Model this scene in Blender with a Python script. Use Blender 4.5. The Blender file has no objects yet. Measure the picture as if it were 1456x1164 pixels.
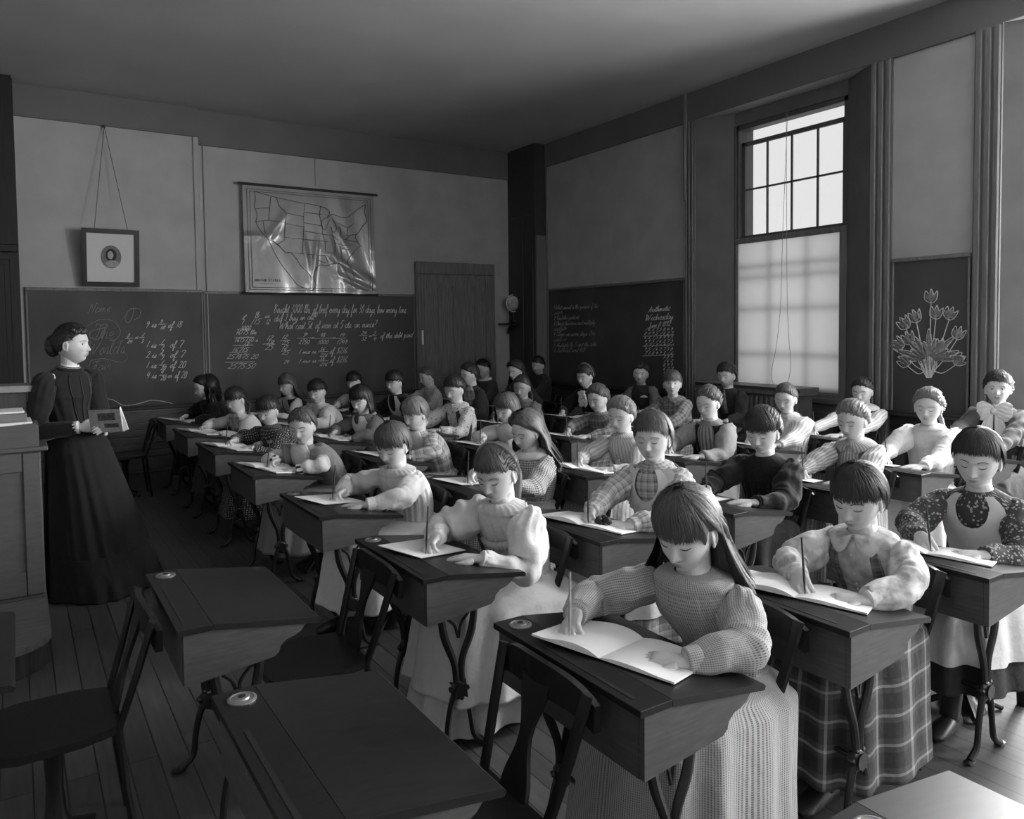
import bpy, math, random
import numpy as np
from mathutils import Vector, Matrix
C = bpy.data.collections.new('classroom'); bpy.context.scene.collection.children.link(C)
rnd = random.Random(7)
PI = math.pi
# ------------------------------------------------------------------ camera model of the place
CAMH = 1.6; FPX = 1084.34; CXP, CYP = 728.0, 513.5
YAW, PITCH, ROLL = math.radians(33.042), math.radians(-2.525), math.radians(0.6783)
def cam_axes():
    cy, sy = math.cos(YAW), math.sin(YAW)
    fwd = np.array([sy*math.cos(PITCH), cy*math.cos(PITCH), math.sin(PITCH)])
    right = np.array([cy, -sy, 0.]); down = np.cross(fwd, right)
    c, s = math.cos(ROLL), math.sin(ROLL)
    return c*right + s*down, -s*right + c*down, fwd
AX = cam_axes()
def ray(x, y): return (x-CXP)/FPX*AX[0] + (y-CYP)/FPX*AX[1] + AX[2]
O0 = np.array([0, 0, CAMH])
def on_y(x, y, Y): r = ray(x, y); return O0 + r*(Y/r[1])
def on_x(x, y, X): r = ray(x, y); return O0 + r*(X/r[0])
def on_z(x, y, Z): r = ray(x, y); return O0 + r*((Z-CAMH)/r[2])
# ------------------------------------------------------------------ mesh builder
class MB:
    def __init__(s): s.v = []; s.f = []; s.uv = []; s.n = 0
    def add(s, verts, faces, uvs=None):
        o = s.n; verts = [tuple(map(float, p)) for p in verts]
        s.v += verts; s.n += len(verts)
        for k, f in enumerate(faces):
            s.f.append(tuple(o+i for i in f))
            s.uv += ([tuple(uvs[i]) for i in f] if uvs is not None else [(0., 0.)]*len(f))
    def grid(s, P, UV=None, wrap=False, capa=False, capb=False, flip=False):
        P = np.asarray(P, float); n, m = P.shape[:2]
        if wrap:  # repeat first column for uv seam
            P = np.concatenate([P, P[:, :1]], 1)
            if UV is not None and UV.shape[1] == m:
                last = UV[:, :1].copy(); last[..., 0] += UV[:, -1:, 0]-UV[:, :1, 0] + (UV[:, 1:2, 0]-UV[:, :1, 0])
                UV = np.concatenate([UV, last], 1)
            m += 1
        idx = lambda i, j: i*m + (j % (m-1) if wrap else j)
        o = s.n; s.v += [tuple(p) for p in P.reshape(-1, 3).tolist()]; s.n += n*m
        U = UV.tolist() if UV is not None else None
        for i in range(n-1):
            for j in range(m-1):
                q = [(i, j), (i, j+1), (i+1, j+1), (i+1, j)]
                if flip: q.reverse()
                s.f.append(tuple(o+idx(*a) for a in q))
                s.uv += [tuple(U[a][b]) for a, b in q] if U else [(0., 0.)]*4
        mm = m-1 if wrap else m
        for cap, row, rev in ((capa, 0, False), (capb, n-1, True)):
            if cap:
                f = [o+idx(row, j) for j in range(mm)]
                if rev == flip: f.reverse()
                s.f.append(tuple(f)); s.uv += [(0., 0.)]*mm
    def box(s, x0, x1, y0, y1, z0, z1, b=0.0):
        x0, x1 = min(x0, x1), max(x0, x1); y0, y1 = min(y0, y1), max(y0, y1); z0, z1 = min(z0, z1), max(z0, z1)
        b = min(b, .45*min(x1-x0, y1-y0, z1-z0))
        if b <= 0:
            v = [(x, y, z) for z in (z0, z1) for y in (y0, y1) for x in (x0, x1)]
            s.add(v, [(0, 2, 3, 1), (4, 5, 7, 6), (0, 1, 5, 4), (2, 6, 7, 3), (0, 4, 6, 2), (1, 3, 7, 5)], [(p[0]+p[1]*.3, p[2]+p[1]) for p in v]); return
        v = []; key = {}
        for sx in (0, 1):
            for sy in (0, 1):
                for sz in (0, 1):
                    c = ((x0, x1)[sx], (y0, y1)[sy], (z0, z1)[sz]); d = (1-2*sx, 1-2*sy, 1-2*sz)
                    for a in range(3):
                        p = [c[k]+(d[k]*b if k != a else 0) for k in range(3)]
                        key[(sx, sy, sz, a)] = len(v); v.append(p)
        F = []
        K = lambda q, a: key[(q[0], q[1], q[2], a)]
        for a in range(3):
            u, w = [k for k in range(3) if k != a]
            for sd in (0, 1):
                q = []
                for su, sw in ((0, 0), (1, 0), (1, 1), (0, 1)):
                    t = [0, 0, 0]; t[a] = sd; t[u] = su; t[w] = sw; q.append(K(t, a))
                if (sd == 1) == (a == 1): q.reverse()
                F.append(q)
        for a in range(3):       # edges along a
            u, w = [k for k in range(3) if k != a]
            for su in (0, 1):
                for sw in (0, 1):
                    t0 = [0, 0, 0]; t1 = [0, 0, 0]; t1[a] = 1; t0[u] = t1[u] = su; t0[w] = t1[w] = sw
                    F.append([K(t0, u), K(t1, u), K(t1, w), K(t0, w)])
        for q in [(i, j, k) for i in (0, 1) for j in (0, 1) for k in (0, 1)]:
            F.append([K(q, 0), K(q, 1), K(q, 2)])
        s.add(v, F, [(p[0]+p[1]*.3, p[2]+p[1]) for p in v])
    def prism(s, pts, axis, a, b):   # 2d outline extruded along an axis
        n = len(pts); V = []
        for t in (a, b):
            for p in pts:
                q = list(p); q.insert(axis, t); V.append(q)
        F = [tuple(range(n)), tuple(range(2*n-1, n-1, -1))] + [(i, n+i, n+(i+1) % n, (i+1) % n) for i in range(n)]
        s.add(V, F, [(p[0]+p[1], p[2]+p[1]*.5) for p in V])
    def lathe(s, prof, c, seg=20, axis=2):
        A = np.linspace(0, 2*PI, seg, endpoint=False); P = np.zeros((len(prof), seg, 3))
        k = [(axis+1) % 3, (axis+2) % 3]
        for i, (r, z) in enumerate(prof):
            P[i, :, axis] = z; P[i, :, k[0]] = r*np.cos(A); P[i, :, k[1]] = r*np.sin(A)
        P += np.array(c); s.grid(P, None, True, True, True)
    def tube(s, pts, rad, seg=12, up=(0, 0, 1), cap=True, amp=None, uvoff=0.):
        P, UV = sweep(pts, rad, seg, up, amp, uvoff); s.grid(P, UV, True, cap, cap)
    def ell(s, c, r, R=None, n=10, m=14):
        t = np.linspace(-PI/2, PI/2, n); a = np.linspace(0, 2*PI, m, endpoint=False)
        P = np.stack([np.outer(np.cos(t), np.cos(a))*r[0], np.outer(np.cos(t), np.sin(a))*r[1], np.outer(np.sin(t), np.ones(m))*r[2]], -1)
        if R is not None: P = P @ np.asarray(R).T
        s.grid(P+np.array(c), None, True, False, False)
    def xf(s, R, t):
        V = np.array(s.v) @ np.asarray(R).T + np.array(t); s.v = [tuple(p) for p in V.tolist()]; return s
    def mesh(s, name, smooth=True):
        me = bpy.data.meshes.new(name); me.from_pydata(s.v, [], s.f)
        uvl = me.uv_layers.new(name='UVMap'); uvl.data.foreach_set('uv', np.array(s.uv, dtype=np.float32).reshape(-1)[:len(uvl.data)*2])
        if smooth: me.polygons.foreach_set('use_smooth', [True]*len(me.polygons))
        me.update(); return me
    def obj(s, name, m, parent=None, smooth=True, auto=True, fix=False):
        me = s.mesh(name, smooth)
        if fix or auto:
            import bmesh
            bm = bmesh.new(); bm.from_mesh(me); bmesh.ops.recalc_face_normals(bm, faces=bm.faces)
            if smooth and auto:
                for e in bm.edges:
                    if len(e.link_faces) == 2 and e.calc_face_angle(0) > .6: e.smooth = False
            bm.to_mesh(me); bm.free()
        if m: me.materials.append(m)
        o = bpy.data.objects.new(name, me); C.objects.link(o)
        if parent: o.parent = parent
        return o
def nrm(v): v = np.asarray(v, float); return v/max(1e-9, np.linalg.norm(v))
def catm(pts, n):
    P = np.asarray(pts, float); k = len(P)
    if k < 3: t = np.linspace(0, 1, n)[:, None]; return P[0]*(1-t)+P[-1]*t
    Q = np.vstack([2*P[0]-P[1], P, 2*P[-1]-P[-2]]); out = []
    for u in np.linspace(0, k-1-1e-6, n):
        i = int(u); t = u-i; a, b, c, d = Q[i:i+4]
        out.append(.5*((2*b)+(c-a)*t+(2*a-5*b+4*c-d)*t*t+(3*b-3*c+d-a)*t**3))
    return np.array(out)
def sweep(pts, rad, seg, up, amp=None, uvoff=0.):
    P = np.asarray(pts, float); n = len(P); rad = np.asarray([r if hasattr(r, '__len__') else (r, r) for r in rad], float)
    if len(rad) != n: rad = np.array([np.interp(np.linspace(0, 1, n), np.linspace(0, 1, len(rad)), rad[:, k]) for k in (0, 1)]).T
    T = np.gradient(P, axis=0); T /= np.maximum(1e-9, np.linalg.norm(T, axis=1))[:, None]
    A = np.linspace(0, 2*PI, seg, endpoint=False); L = np.concatenate([[0], np.cumsum(np.linalg.norm(np.diff(P, axis=0), axis=1))])
    out = np.zeros((n, seg, 3)); UV = np.zeros((n, seg, 2)); u = np.array(up, float)
    rm = rad.mean()
    for i in range(n):
        sd = np.cross(T[i], u)
        if np.linalg.norm(sd) < .15: sd = np.cross(T[i], u+np.array([.3, .2, .1]))
        sd = nrm(sd); w = nrm(np.cross(sd, T[i])); u = w if abs(np.dot(T[i], up)) > .8 else np.array(up, float)
        k = 1.0 if amp is None else amp(i/(n-1), A)
        out[i] = P[i] + (rad[i, 0]*k*np.cos(A))[:, None]*sd + (rad[i, 1]*k*np.sin(A))[:, None]*w
        UV[i, :, 0] = A*rm; UV[i, :, 1] = L[i]+uvoff
    return out, UV
def sst(x): x = np.clip(x, 0, 1); return x*x*(3-2*x)
# ------------------------------------------------------------------ tags
def tag(o, label=None, cat=None, group=None, kind=None):
    if label: o['label'] = label
    if cat: o['category'] = cat
    if group: o['group'] = group
    if kind: o['kind'] = kind
    return o
def empty(name, loc, rz=0, label=None, cat=None, group=None):
    o = bpy.data.objects.new(name, None); C.objects.link(o); o.location = [float(a) for a in loc]; o.rotation_euler = (0, 0, rz)
    o.empty_display_size = .1; tag(o, label, cat, group); return o
def dup(root, loc, rz=0, label=None, group=None):
    r = root.copy(); C.objects.link(r); r.location = [float(a) for a in loc]; r.rotation_euler = (0, 0, rz)
    if label: r['label'] = label
    if group: r['group'] = group
    for ch in list(root.children):
        c = ch.copy(); C.objects.link(c); c.parent = r
        for g in list(ch.children): d = g.copy(); C.objects.link(d); d.parent = c
    return r
# ------------------------------------------------------------------ materials (a grey place: every base colour is neutral)
def mat(name, val, rough=.6, spec=.3, noise=.0, nscale=8., stretch=(1, 1, 1), bump=0., bscale=60., coat=0.):
    m = bpy.data.materials.new(name); m.use_nodes = True; nt = m.node_tree; b = nt.nodes['Principled BSDF']
    b.inputs['Roughness'].default_value = rough; b.inputs['Specular IOR Level'].default_value = spec
    b.inputs['Coat Weight'].default_value = coat; b.inputs['Base Color'].default_value = (val, val, val, 1)
    tc = nt.nodes.new('ShaderNodeTexCoord'); mp = nt.nodes.new('ShaderNodeMapping'); mp.inputs['Scale'].default_value = stretch
    nt.links.new(tc.outputs['Object'], mp.inputs['Vector'])
    if noise > 0:
        nz = nt.nodes.new('ShaderNodeTexNoise'); nz.inputs['Scale'].default_value = nscale; nz.inputs['Detail'].default_value = 6
        cr = nt.nodes.new('ShaderNodeMapRange'); cr.inputs['From Min'].default_value = .3; cr.inputs['From Max'].default_value = .7
        cr.inputs['To Min'].default_value = val*(1-noise); cr.inputs['To Max'].default_value = val*(1+noise)
        nt.links.new(mp.outputs[0], nz.inputs['Vector']); nt.links.new(nz.outputs[0], cr.inputs[0]); nt.links.new(cr.outputs[0], b.inputs['Base Color'])
    if bump > 0:
        nz = nt.nodes.new('ShaderNodeTexNoise'); nz.inputs['Scale'].default_value = bscale; nz.inputs['Detail'].default_value = 4
        bp = nt.nodes.new('ShaderNodeBump'); bp.inputs['Strength'].default_value = bump; bp.inputs['Distance'].default_value = .014
        nt.links.new(mp.outputs[0], nz.inputs['Vector']); nt.links.new(nz.outputs[0], bp.inputs['Height']); nt.links.new(bp.outputs[0], b.inputs['Normal'])
    return m
def mnode(nt, op, a, b=None):
    n = nt.nodes.new('ShaderNodeMath'); n.operation = op
    for k, v in enumerate((a, b)):
        if v is None: continue
        if isinstance(v, (int, float)): n.inputs[k].default_value = v
        else: nt.links.new(v, n.inputs[k])
    return n.outputs[0]
def cloth(name, base, kind=None, dark=None, f=40., rough=.85):
    """woven cloth; kind: stripe, plaid, gingham, dots, floral use the garment's own uv (metres)"""
    m = mat(name, base, rough, .15, bump=.9, bscale=11.)
    nt = m.node_tree; b = nt.nodes['Principled BSDF']; b.inputs['Sheen Weight'].default_value = .1
    uv = nt.nodes.new('ShaderNodeUVMap'); sx = nt.nodes.new('ShaderNodeSeparateXYZ'); nt.links.new(uv.outputs[0], sx.inputs[0]); X, Y = sx.outputs[0], sx.outputs[1]
    val = None
    if kind in ('stripe', 'plaid', 'gingham', 'check', 'tartan'):
        sa = mnode(nt, 'SINE', mnode(nt, 'MULTIPLY', X, f*6.283)); sb = mnode(nt, 'SINE', mnode(nt, 'MULTIPLY', Y, f*6.283))
        ga = mnode(nt, 'GREATER_THAN', sa, 0.1); gb = mnode(nt, 'GREATER_THAN', sb, 0.1)
        if kind == 'stripe': val = ga
        elif kind == 'tartan':
            g2 = mnode(nt, 'GREATER_THAN', mnode(nt, 'SINE', mnode(nt, 'MULTIPLY', X, f*6.283)), .95); g3 = mnode(nt, 'GREATER_THAN', mnode(nt, 'SINE', mnode(nt, 'MULTIPLY', Y, f*6.283)), .95)
            val = mnode(nt, 'ADD', mnode(nt, 'MULTIPLY', mnode(nt, 'ADD', g2, g3), .42), mnode(nt, 'MULTIPLY', mnode(nt, 'ADD', ga, gb), .07))
        elif kind == 'gingham': val = mnode(nt, 'MULTIPLY', mnode(nt, 'ADD', ga, gb), .5)
        elif kind == 'check': val = mnode(nt, 'ADD', mnode(nt, 'MULTIPLY', ga, .35), mnode(nt, 'MULTIPLY', mnode(nt, 'MULTIPLY', ga, gb), .65))
        else:
            g2 = mnode(nt, 'GREATER_THAN', mnode(nt, 'SINE', mnode(nt, 'MULTIPLY', X, f*2.1*6.283)), .75)
            g3 = mnode(nt, 'GREATER_THAN', mnode(nt, 'SINE', mnode(nt, 'MULTIPLY', Y, f*2.1*6.283)), .75)
            val = mnode(nt, 'ADD', mnode(nt, 'MULTIPLY', mnode(nt, 'ADD', ga, gb), .35), mnode(nt, 'MULTIPLY', mnode(nt, 'ADD', g2, g3), .3))
    elif kind in ('dots', 'floral'):
        vo = nt.nodes.new('ShaderNodeTexVoronoi'); vo.inputs['Scale'].default_value = f; nt.links.new(uv.outputs[0], vo.inputs['Vector'])
        if kind == 'dots': vo.inputs['Randomness'].default_value = .25
        val = mnode(nt, 'LESS_THAN', vo.outputs['Distance'], .27 if kind == 'dots' else .33)
    elif kind == 'mottle':
        vo = nt.nodes.new('ShaderNodeTexNoise'); vo.inputs['Scale'].default_value = f; nt.links.new(uv.outputs[0], vo.inputs['Vector'])
        mr = nt.nodes.new('ShaderNodeMapRange'); mr.inputs['From Min'].default_value = .42; mr.inputs['From Max'].default_value = .62; nt.links.new(vo.outputs[0], mr.inputs[0]); val = mr.outputs[0]
    if val is not None:
        v = mnode(nt, 'ADD', mnode(nt, 'MULTIPLY', val, dark-base), base); nt.links.new(v, b.inputs['Base Color'])
    return m
def hairmat(name, v):
    m = mat(name, v, .45, .4, noise=.3, nscale=12., stretch=(7, 7, 1), bump=.10, bscale=18.); return m
# ================================================================== THE ROOM
X1, Y1, HC, XF, YB = 6.4, 9.6, 4.19, -2.3, -2.9
M = {}
M['plaster'] = mat('wall_plaster', .35, .9, .1, noise=.08, nscale=3, bump=.08, bscale=120)
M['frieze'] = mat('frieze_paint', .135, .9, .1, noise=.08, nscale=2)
M['ceil'] = mat('ceiling_plaster', .40, .95, .05, noise=.06, nscale=1.5)
M['slate'] = mat('blackboard_slate', .058, .55, .3, noise=.30, nscale=2.2, stretch=(1, 1, .7))
M['darkwood'] = mat('dark_varnished_wood', .04, .35, .4, noise=.35, nscale=5, stretch=(14, 14, 1))
M['casing'] = mat('painted_casing', .14, .45, .35, noise=.2, nscale=5, stretch=(10, 10, .7))
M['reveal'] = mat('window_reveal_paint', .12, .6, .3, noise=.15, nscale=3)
M['doorwood'] = mat('grained_door_wood', .15, .38, .4, noise=.35, nscale=6, stretch=(16, 16, .8))
M['wains'] = mat('wainscot_boards', .09, .5, .3, noise=.3, nscale=5, stretch=(1, 1, 14))
M['chalk'] = mat('chalk', .62, .95, .05, noise=.25, nscale=60)
M['chalkdim'] = mat('rubbed_chalk', .26, .95, .05, noise=.35, nscale=50)
M['deskwood'] = mat('desk_side_wood', .07, .42, .4, noise=.22, nscale=6, stretch=(2, 2, 14), bump=.05, bscale=30)
M['desktop'] = mat('polished_desk_lid', .014, .38, .3, noise=.3, nscale=7, stretch=(2, 10, 2))
M['iron'] = mat('japanned_cast_iron', .012, .35, .5)
M['brass'] = mat('inkwell_metal', .28, .4, .6); M['brass'].node_tree.nodes['Principled BSDF'].inputs['Metallic'].default_value = .6
M['chair'] = mat('chair_wood', .011, .36, .35, noise=.4, nscale=6, stretch=(8, 8, 1))
M['paper'] = mat('white_paper', .78, .8, .1)
M['cover'] = mat('notebook_cover', .25, .7, .2)
M['ink'] = mat('ink', .02, .5, .3)
M['deskgrey'] = mat('teacher_desk_wood', .085, .5, .3, noise=.12, nscale=5, stretch=(3, 3, 12))
M['platform'] = mat('worn_platform_boards', .12, .6, .3, noise=.2, nscale=5, stretch=(2, 10, 2))
def floor_mat():
    m = mat('floor_boards', .06, .42, .35); nt = m.node_tree; b = nt.nodes['Principled BSDF']
    tc = nt.nodes.new('ShaderNodeTexCoord'); mp = nt.nodes.new('ShaderNodeMapping'); mp.inputs['Rotation'].default_value = (0, 0, PI/2)
    br = nt.nodes.new('ShaderNodeTexBrick'); br.inputs['Scale'].default_value = 1; br.inputs['Brick Width'].default_value = 3.1; br.inputs['Row Height'].default_value = .1
    br.inputs['Mortar Size'].default_value = .0025; br.inputs['Color1'].default_value = (.062,)*3+(1,); br.inputs['Color2'].default_value = (.09,)*3+(1,); br.inputs['Mortar'].default_value = (.012,)*3+(1,)
    nz = nt.nodes.new('ShaderNodeTexNoise'); nz.inputs['Scale'].default_value = 5; nz.inputs['Detail'].default_value = 8; mp2 = nt.nodes.new('ShaderNodeMapping'); mp2.inputs['Scale'].default_value = (9, .8, 1)
    mx = nt.nodes.new('ShaderNodeMix'); mx.data_type = 'RGBA'; mx.blend_type = 'MULTIPLY'; mx.inputs[0].default_value = .8
    nt.links.new(tc.outputs['Object'], mp.inputs[0]); nt.links.new(mp.outputs[0], br.inputs[0]); nt.links.new(tc.outputs['Object'], mp2.inputs[0]); nt.links.new(mp2.outputs[0], nz.inputs[0])
    mr = nt.nodes.new('ShaderNodeMapRange'); mr.inputs[3].default_value = .45; mr.inputs[4].default_value = 1.5; nt.links.new(nz.outputs[0], mr.inputs[0])
    nt.links.new(br.outputs[0], mx.inputs[6]); nt.links.new(mr.outputs[0], mx.inputs[7]); nt.links.new(mx.outputs[2], b.inputs['Base Color'])
    return m
M['floor'] = floor_mat()
def struct(name, fn, m, parent=None, smooth=False):
    b = MB(); fn(b); o = b.obj(name, m, parent, smooth=smooth)
    if parent is None: o['kind'] = 'structure'
    return o
WX, WB = 6.9, .3
struct('floor', lambda b: b.box(XF, WX, YB-.3, Y1+.3, -.1, 0), M['floor'])
struct('ceiling', lambda b: b.box(XF, WX, YB-.3, Y1+.3, HC, HC+.1), M['ceil'])
BAYS = [(3.97, 6.05), (.82, 2.90), (-2.33, -.25)]
def wr(b):
    b.box(X1, WX, 6.05, Y1+.3, 0, HC); b.box(X1, WX, 2.9, 3.97, 0, HC); b.box(X1, WX, -.25, .82, 0, HC); b.box(X1, WX, YB-.3, -2.33, 0, HC)
    for a, c in BAYS: b.box(X1, WX, a, c, 3.88, HC)
struct('wall_right', wr, M['plaster'])
struct('wall_back', lambda b: (b.box(XF, X1, Y1, Y1+.3, 0, HC), b.box(.06, 1.86, Y1-.08, Y1, 0, HC)), M['plaster'])
struct('wall_left', lambda b: b.box(XF-.3, XF, YB-.3, Y1+.3, 0, HC), M['plaster'])
def wn(b):   # wall behind the camera with two windows
    for x0, x1 in ((XF, 1.2), (2.6, 3.9), (5.3, WX)): b.box(x0, x1, YB-.3, YB, 0, HC)
    for x0, x1 in ((1.2, 2.6), (3.9, 5.3)): b.box(x0, x1, YB-.3, YB, 0, .9); b.box(x0, x1, YB-.3, YB, 3.7, HC)
struct('wall_near', wn, M['plaster'])
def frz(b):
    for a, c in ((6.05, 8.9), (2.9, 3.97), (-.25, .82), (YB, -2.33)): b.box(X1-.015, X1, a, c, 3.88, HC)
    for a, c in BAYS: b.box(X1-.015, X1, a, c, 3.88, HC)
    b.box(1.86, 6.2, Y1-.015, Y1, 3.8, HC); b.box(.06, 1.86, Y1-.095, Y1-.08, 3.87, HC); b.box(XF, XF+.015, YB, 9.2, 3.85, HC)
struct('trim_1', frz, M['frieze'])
def rail(b):
    b.box(X1-.03, X1, 6.19, 8.9, 3.865, 3.885, .004); b.box(X1-.03, X1, 3.10, 3.77, 3.865, 3.885, .004)
    b.box(1.86, 6.2, Y1-.03, Y1, 3.785, 3.803, .004); b.box(.06, 1.87, Y1-.11, Y1-.08, 3.855, 3.873, .004)
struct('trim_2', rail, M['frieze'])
# splayed window recesses
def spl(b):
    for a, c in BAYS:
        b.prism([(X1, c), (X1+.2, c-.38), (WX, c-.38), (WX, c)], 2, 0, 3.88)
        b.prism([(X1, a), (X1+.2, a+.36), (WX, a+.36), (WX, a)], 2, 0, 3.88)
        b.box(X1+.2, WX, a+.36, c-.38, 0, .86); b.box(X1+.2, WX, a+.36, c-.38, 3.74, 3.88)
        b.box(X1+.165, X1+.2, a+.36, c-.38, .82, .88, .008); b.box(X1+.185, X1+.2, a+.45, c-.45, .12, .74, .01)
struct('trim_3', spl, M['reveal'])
def cas(b):
    for a, c in ((6.05, 6.19), (3.77, 3.97), (2.9, 3.1), (.62, .82), (-.25, -.05)):
        b.box(X1-.02, X1, a, c, 0, 3.88)
        n = 3
        w = (c-a)/n
        for k in range(n): b.box(X1-.04, X1-.018, a+k*w+.008, a+(k+1)*w-.008, .02, 3.87, .009)
    b.box(X1-.05, X1, 6.16, 6.2, 3.0, HC, .01)
struct('trim_4', cas, M['casing'])
# corner chase of dark wood
def chase(b):
    b.box(6.2, X1, 8.9, Y1, 0, HC, .004)
    for y0, y1 in ((8.95, 9.14), (9.2, 9.5)): b.box(6.188, 6.2, y0, y1, .3, 3.2, .006)
struct('trim_5', chase, M['darkwood'])
struct('trim_6', lambda b: (b.box(6.21, 6.39, 8.88, 8.9, 0, 2.9, .004), b.box(6.375, 6.4, 8.86, 8.88, 0, HC, .004)), M['casing'])
# wainscot below the boards
def wains(b, x0, x1, y, z1):
    k = 0; z = .18
    b.box(x0, x1, y-.03, y, 0, .18, .006)
    while z < z1: b.box(x0, x1, y-.018, y, z+.003, min(z+.075, z1), .005); z += .078
struct('baseboard_back', lambda b: (wains(b, .06, 1.86, Y1-.08, .70), wains(b, 1.87, 4.65, Y1, .70)), M['wains'])
def wains_r(b):
    for y0, y1 in ((6.19, 8.9), (3.1, 3.77)):
        b.box(X1-.03, X1, y0, y1, 0, .18, .006); z = .18
        while z < .8: b.box(X1-.018, X1, y0, y1, z+.003, min(z+.075, .8), .005); z += .078
struct('baseboard_right', wains_r, M['darkwood'])
# conduit strips on the map wall
struct('trim_7', lambda b: (b.box(1.80, 1.86, Y1-.095, Y1-.08, .7, 3.86, .004), b.tube([(1.93, Y1-.012, .7), (1.93, Y1-.012, 3.79)], [.009, .009], 8), b.tube([(3.28, Y1-.01, 3.44), (3.28, Y1-.01, 3.79)], [.004, .004], 6)), M['plaster'])
# dark panelled closet doors at the front corner
def closet(b):
    b.box(XF, .05, 9.25, 9.35, 0, HC)
    for k in range(4):
        x0 = -2.2+k*.56; b.box(x0, x0+.5, 9.235, 9.25, .95, 2.35, .01); b.box(x0, x0+.5, 9.235, 9.25, .2, .8, .01); b.box(x0+.05, x0+.45, 9.228, 9.236, 1.0, 2.3, .006)
    b.box(XF, .06, 9.2, 9.25, .84, .9, .008); b.box(XF, .05, 9.215, 9.25, 2.42, 2.5, .008); b.box(.03, .06, 9.35, Y1-.08, 0, HC)
d = struct('door_2', closet, mat('closet_door_varnish', .014, .45, .3, noise=.3, nscale=5, stretch=(14, 14, 1)))
struct('trim_8', lambda b: b.box(XF, .1, 9.17, 9.235, .80, .845, .006), M['casing'])
# door
def door():
    y = Y1
    f = struct('door_1', lambda b: (b.box(4.65, 4.80, y-.05, y, 0, 2.36, .006), b.box(5.77, 5.93, y-.05, y, 0, 2.36, .006), b.box(4.65, 5.93, y-.055, y, 2.36, 2.53, .008),
        [b.box(4.67+k*.045, 4.70+k*.045, y-.062, y-.05, .25, 2.33, .006) for k in range(3)], [b.box(5.79+k*.045, 5.82+k*.045, y-.062, y-.05, .25, 2.33, .006) for k in range(3)]), M['doorwood'])
    def slab(b):
        for x0, x1, z0, z1 in ((4.8, 4.97, 0, 2.36), (5.6, 5.77, 0, 2.36), (5.24, 5.33, .2, 2.2), (4.97, 5.6, 2.2, 2.36), (4.97, 5.6, 0, .25), (4.97, 5.24, .78, .92), (5.33, 5.6, .78, .92)): b.box(x0, x1, y-.035, y, z0, z1, .004)
        for x0, x1, z0, z1 in ((4.97, 5.24, .92, 2.2), (5.33, 5.6, .92, 2.2), (4.97, 5.24, .25, .78), (5.33, 5.6, .25, .78)): b.box(x0, x1, y-.015, y, z0, z1); b.box(x0+.03, x1-.03, y-.022, y-.01, z0+.03, z1-.03, .006)
    b = MB(); slab(b); s = b.obj('door_leaf', M['doorwood'], f, smooth=False)
    b = MB(); b.box(4.716, 4.746, y-.07, y-.062, 1.38, 1.58, .003); b.obj('finger_plate', M['paper'], f, smooth=False)
    b = MB(); b.ell((4.86, y-.075, 1.0), (.03, .025, .03)); b.obj('door_knob', M['brass'], s)
door()
# ------------------------------------------------------------------ windows
M['sash'] = mat('sash_paint', .08, .5, .3)
M['glass'] = bpy.data.materials.new('window_glass'); M['glass'].use_nodes = True
gn = M['glass'].node_tree; gn.nodes.clear(); go = gn.nodes.new('ShaderNodeOutputMaterial'); gt = gn.nodes.new('ShaderNodeBsdfTransparent'); gg = gn.nodes.new('ShaderNodeBsdfGlossy'); gg.inputs['Roughness'].default_value = .02
gm = gn.nodes.new('ShaderNodeMixShader'); gm.inputs[0].default_value = .06; gn.links.new(gt.outputs[0], gm.inputs[1]); gn.links.new(gg.outputs[0], gm.inputs[2]); gn.links.new(gm.outputs[0], go.inputs[0])
M['shade'] = bpy.data.materials.new('window_shade_cloth'); M['shade'].use_nodes = True
gn = M['shade'].node_tree; gn.nodes.clear(); go = gn.nodes.new('ShaderNodeOutputMaterial'); gt = gn.nodes.new('ShaderNodeBsdfTranslucent'); gg = gn.nodes.new('ShaderNodeBsdfDiffuse'); gt.inputs[0].default_value = (.97,)*3+(1,); gg.inputs[0].default_value = (.6,)*3+(1,)
gm = gn.nodes.new('ShaderNodeMixShader'); gm.inputs[0].default_value = .14; gn.links.new(gt.outputs[0], gm.inputs[1]); gn.links.new(gg.outputs[0], gm.inputs[2]); gn.links.new(gm.outputs[0], go.inputs[0])
WXP = X1+.26
Z = lambda py: on_x(1065, py, WXP)[2]
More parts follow.
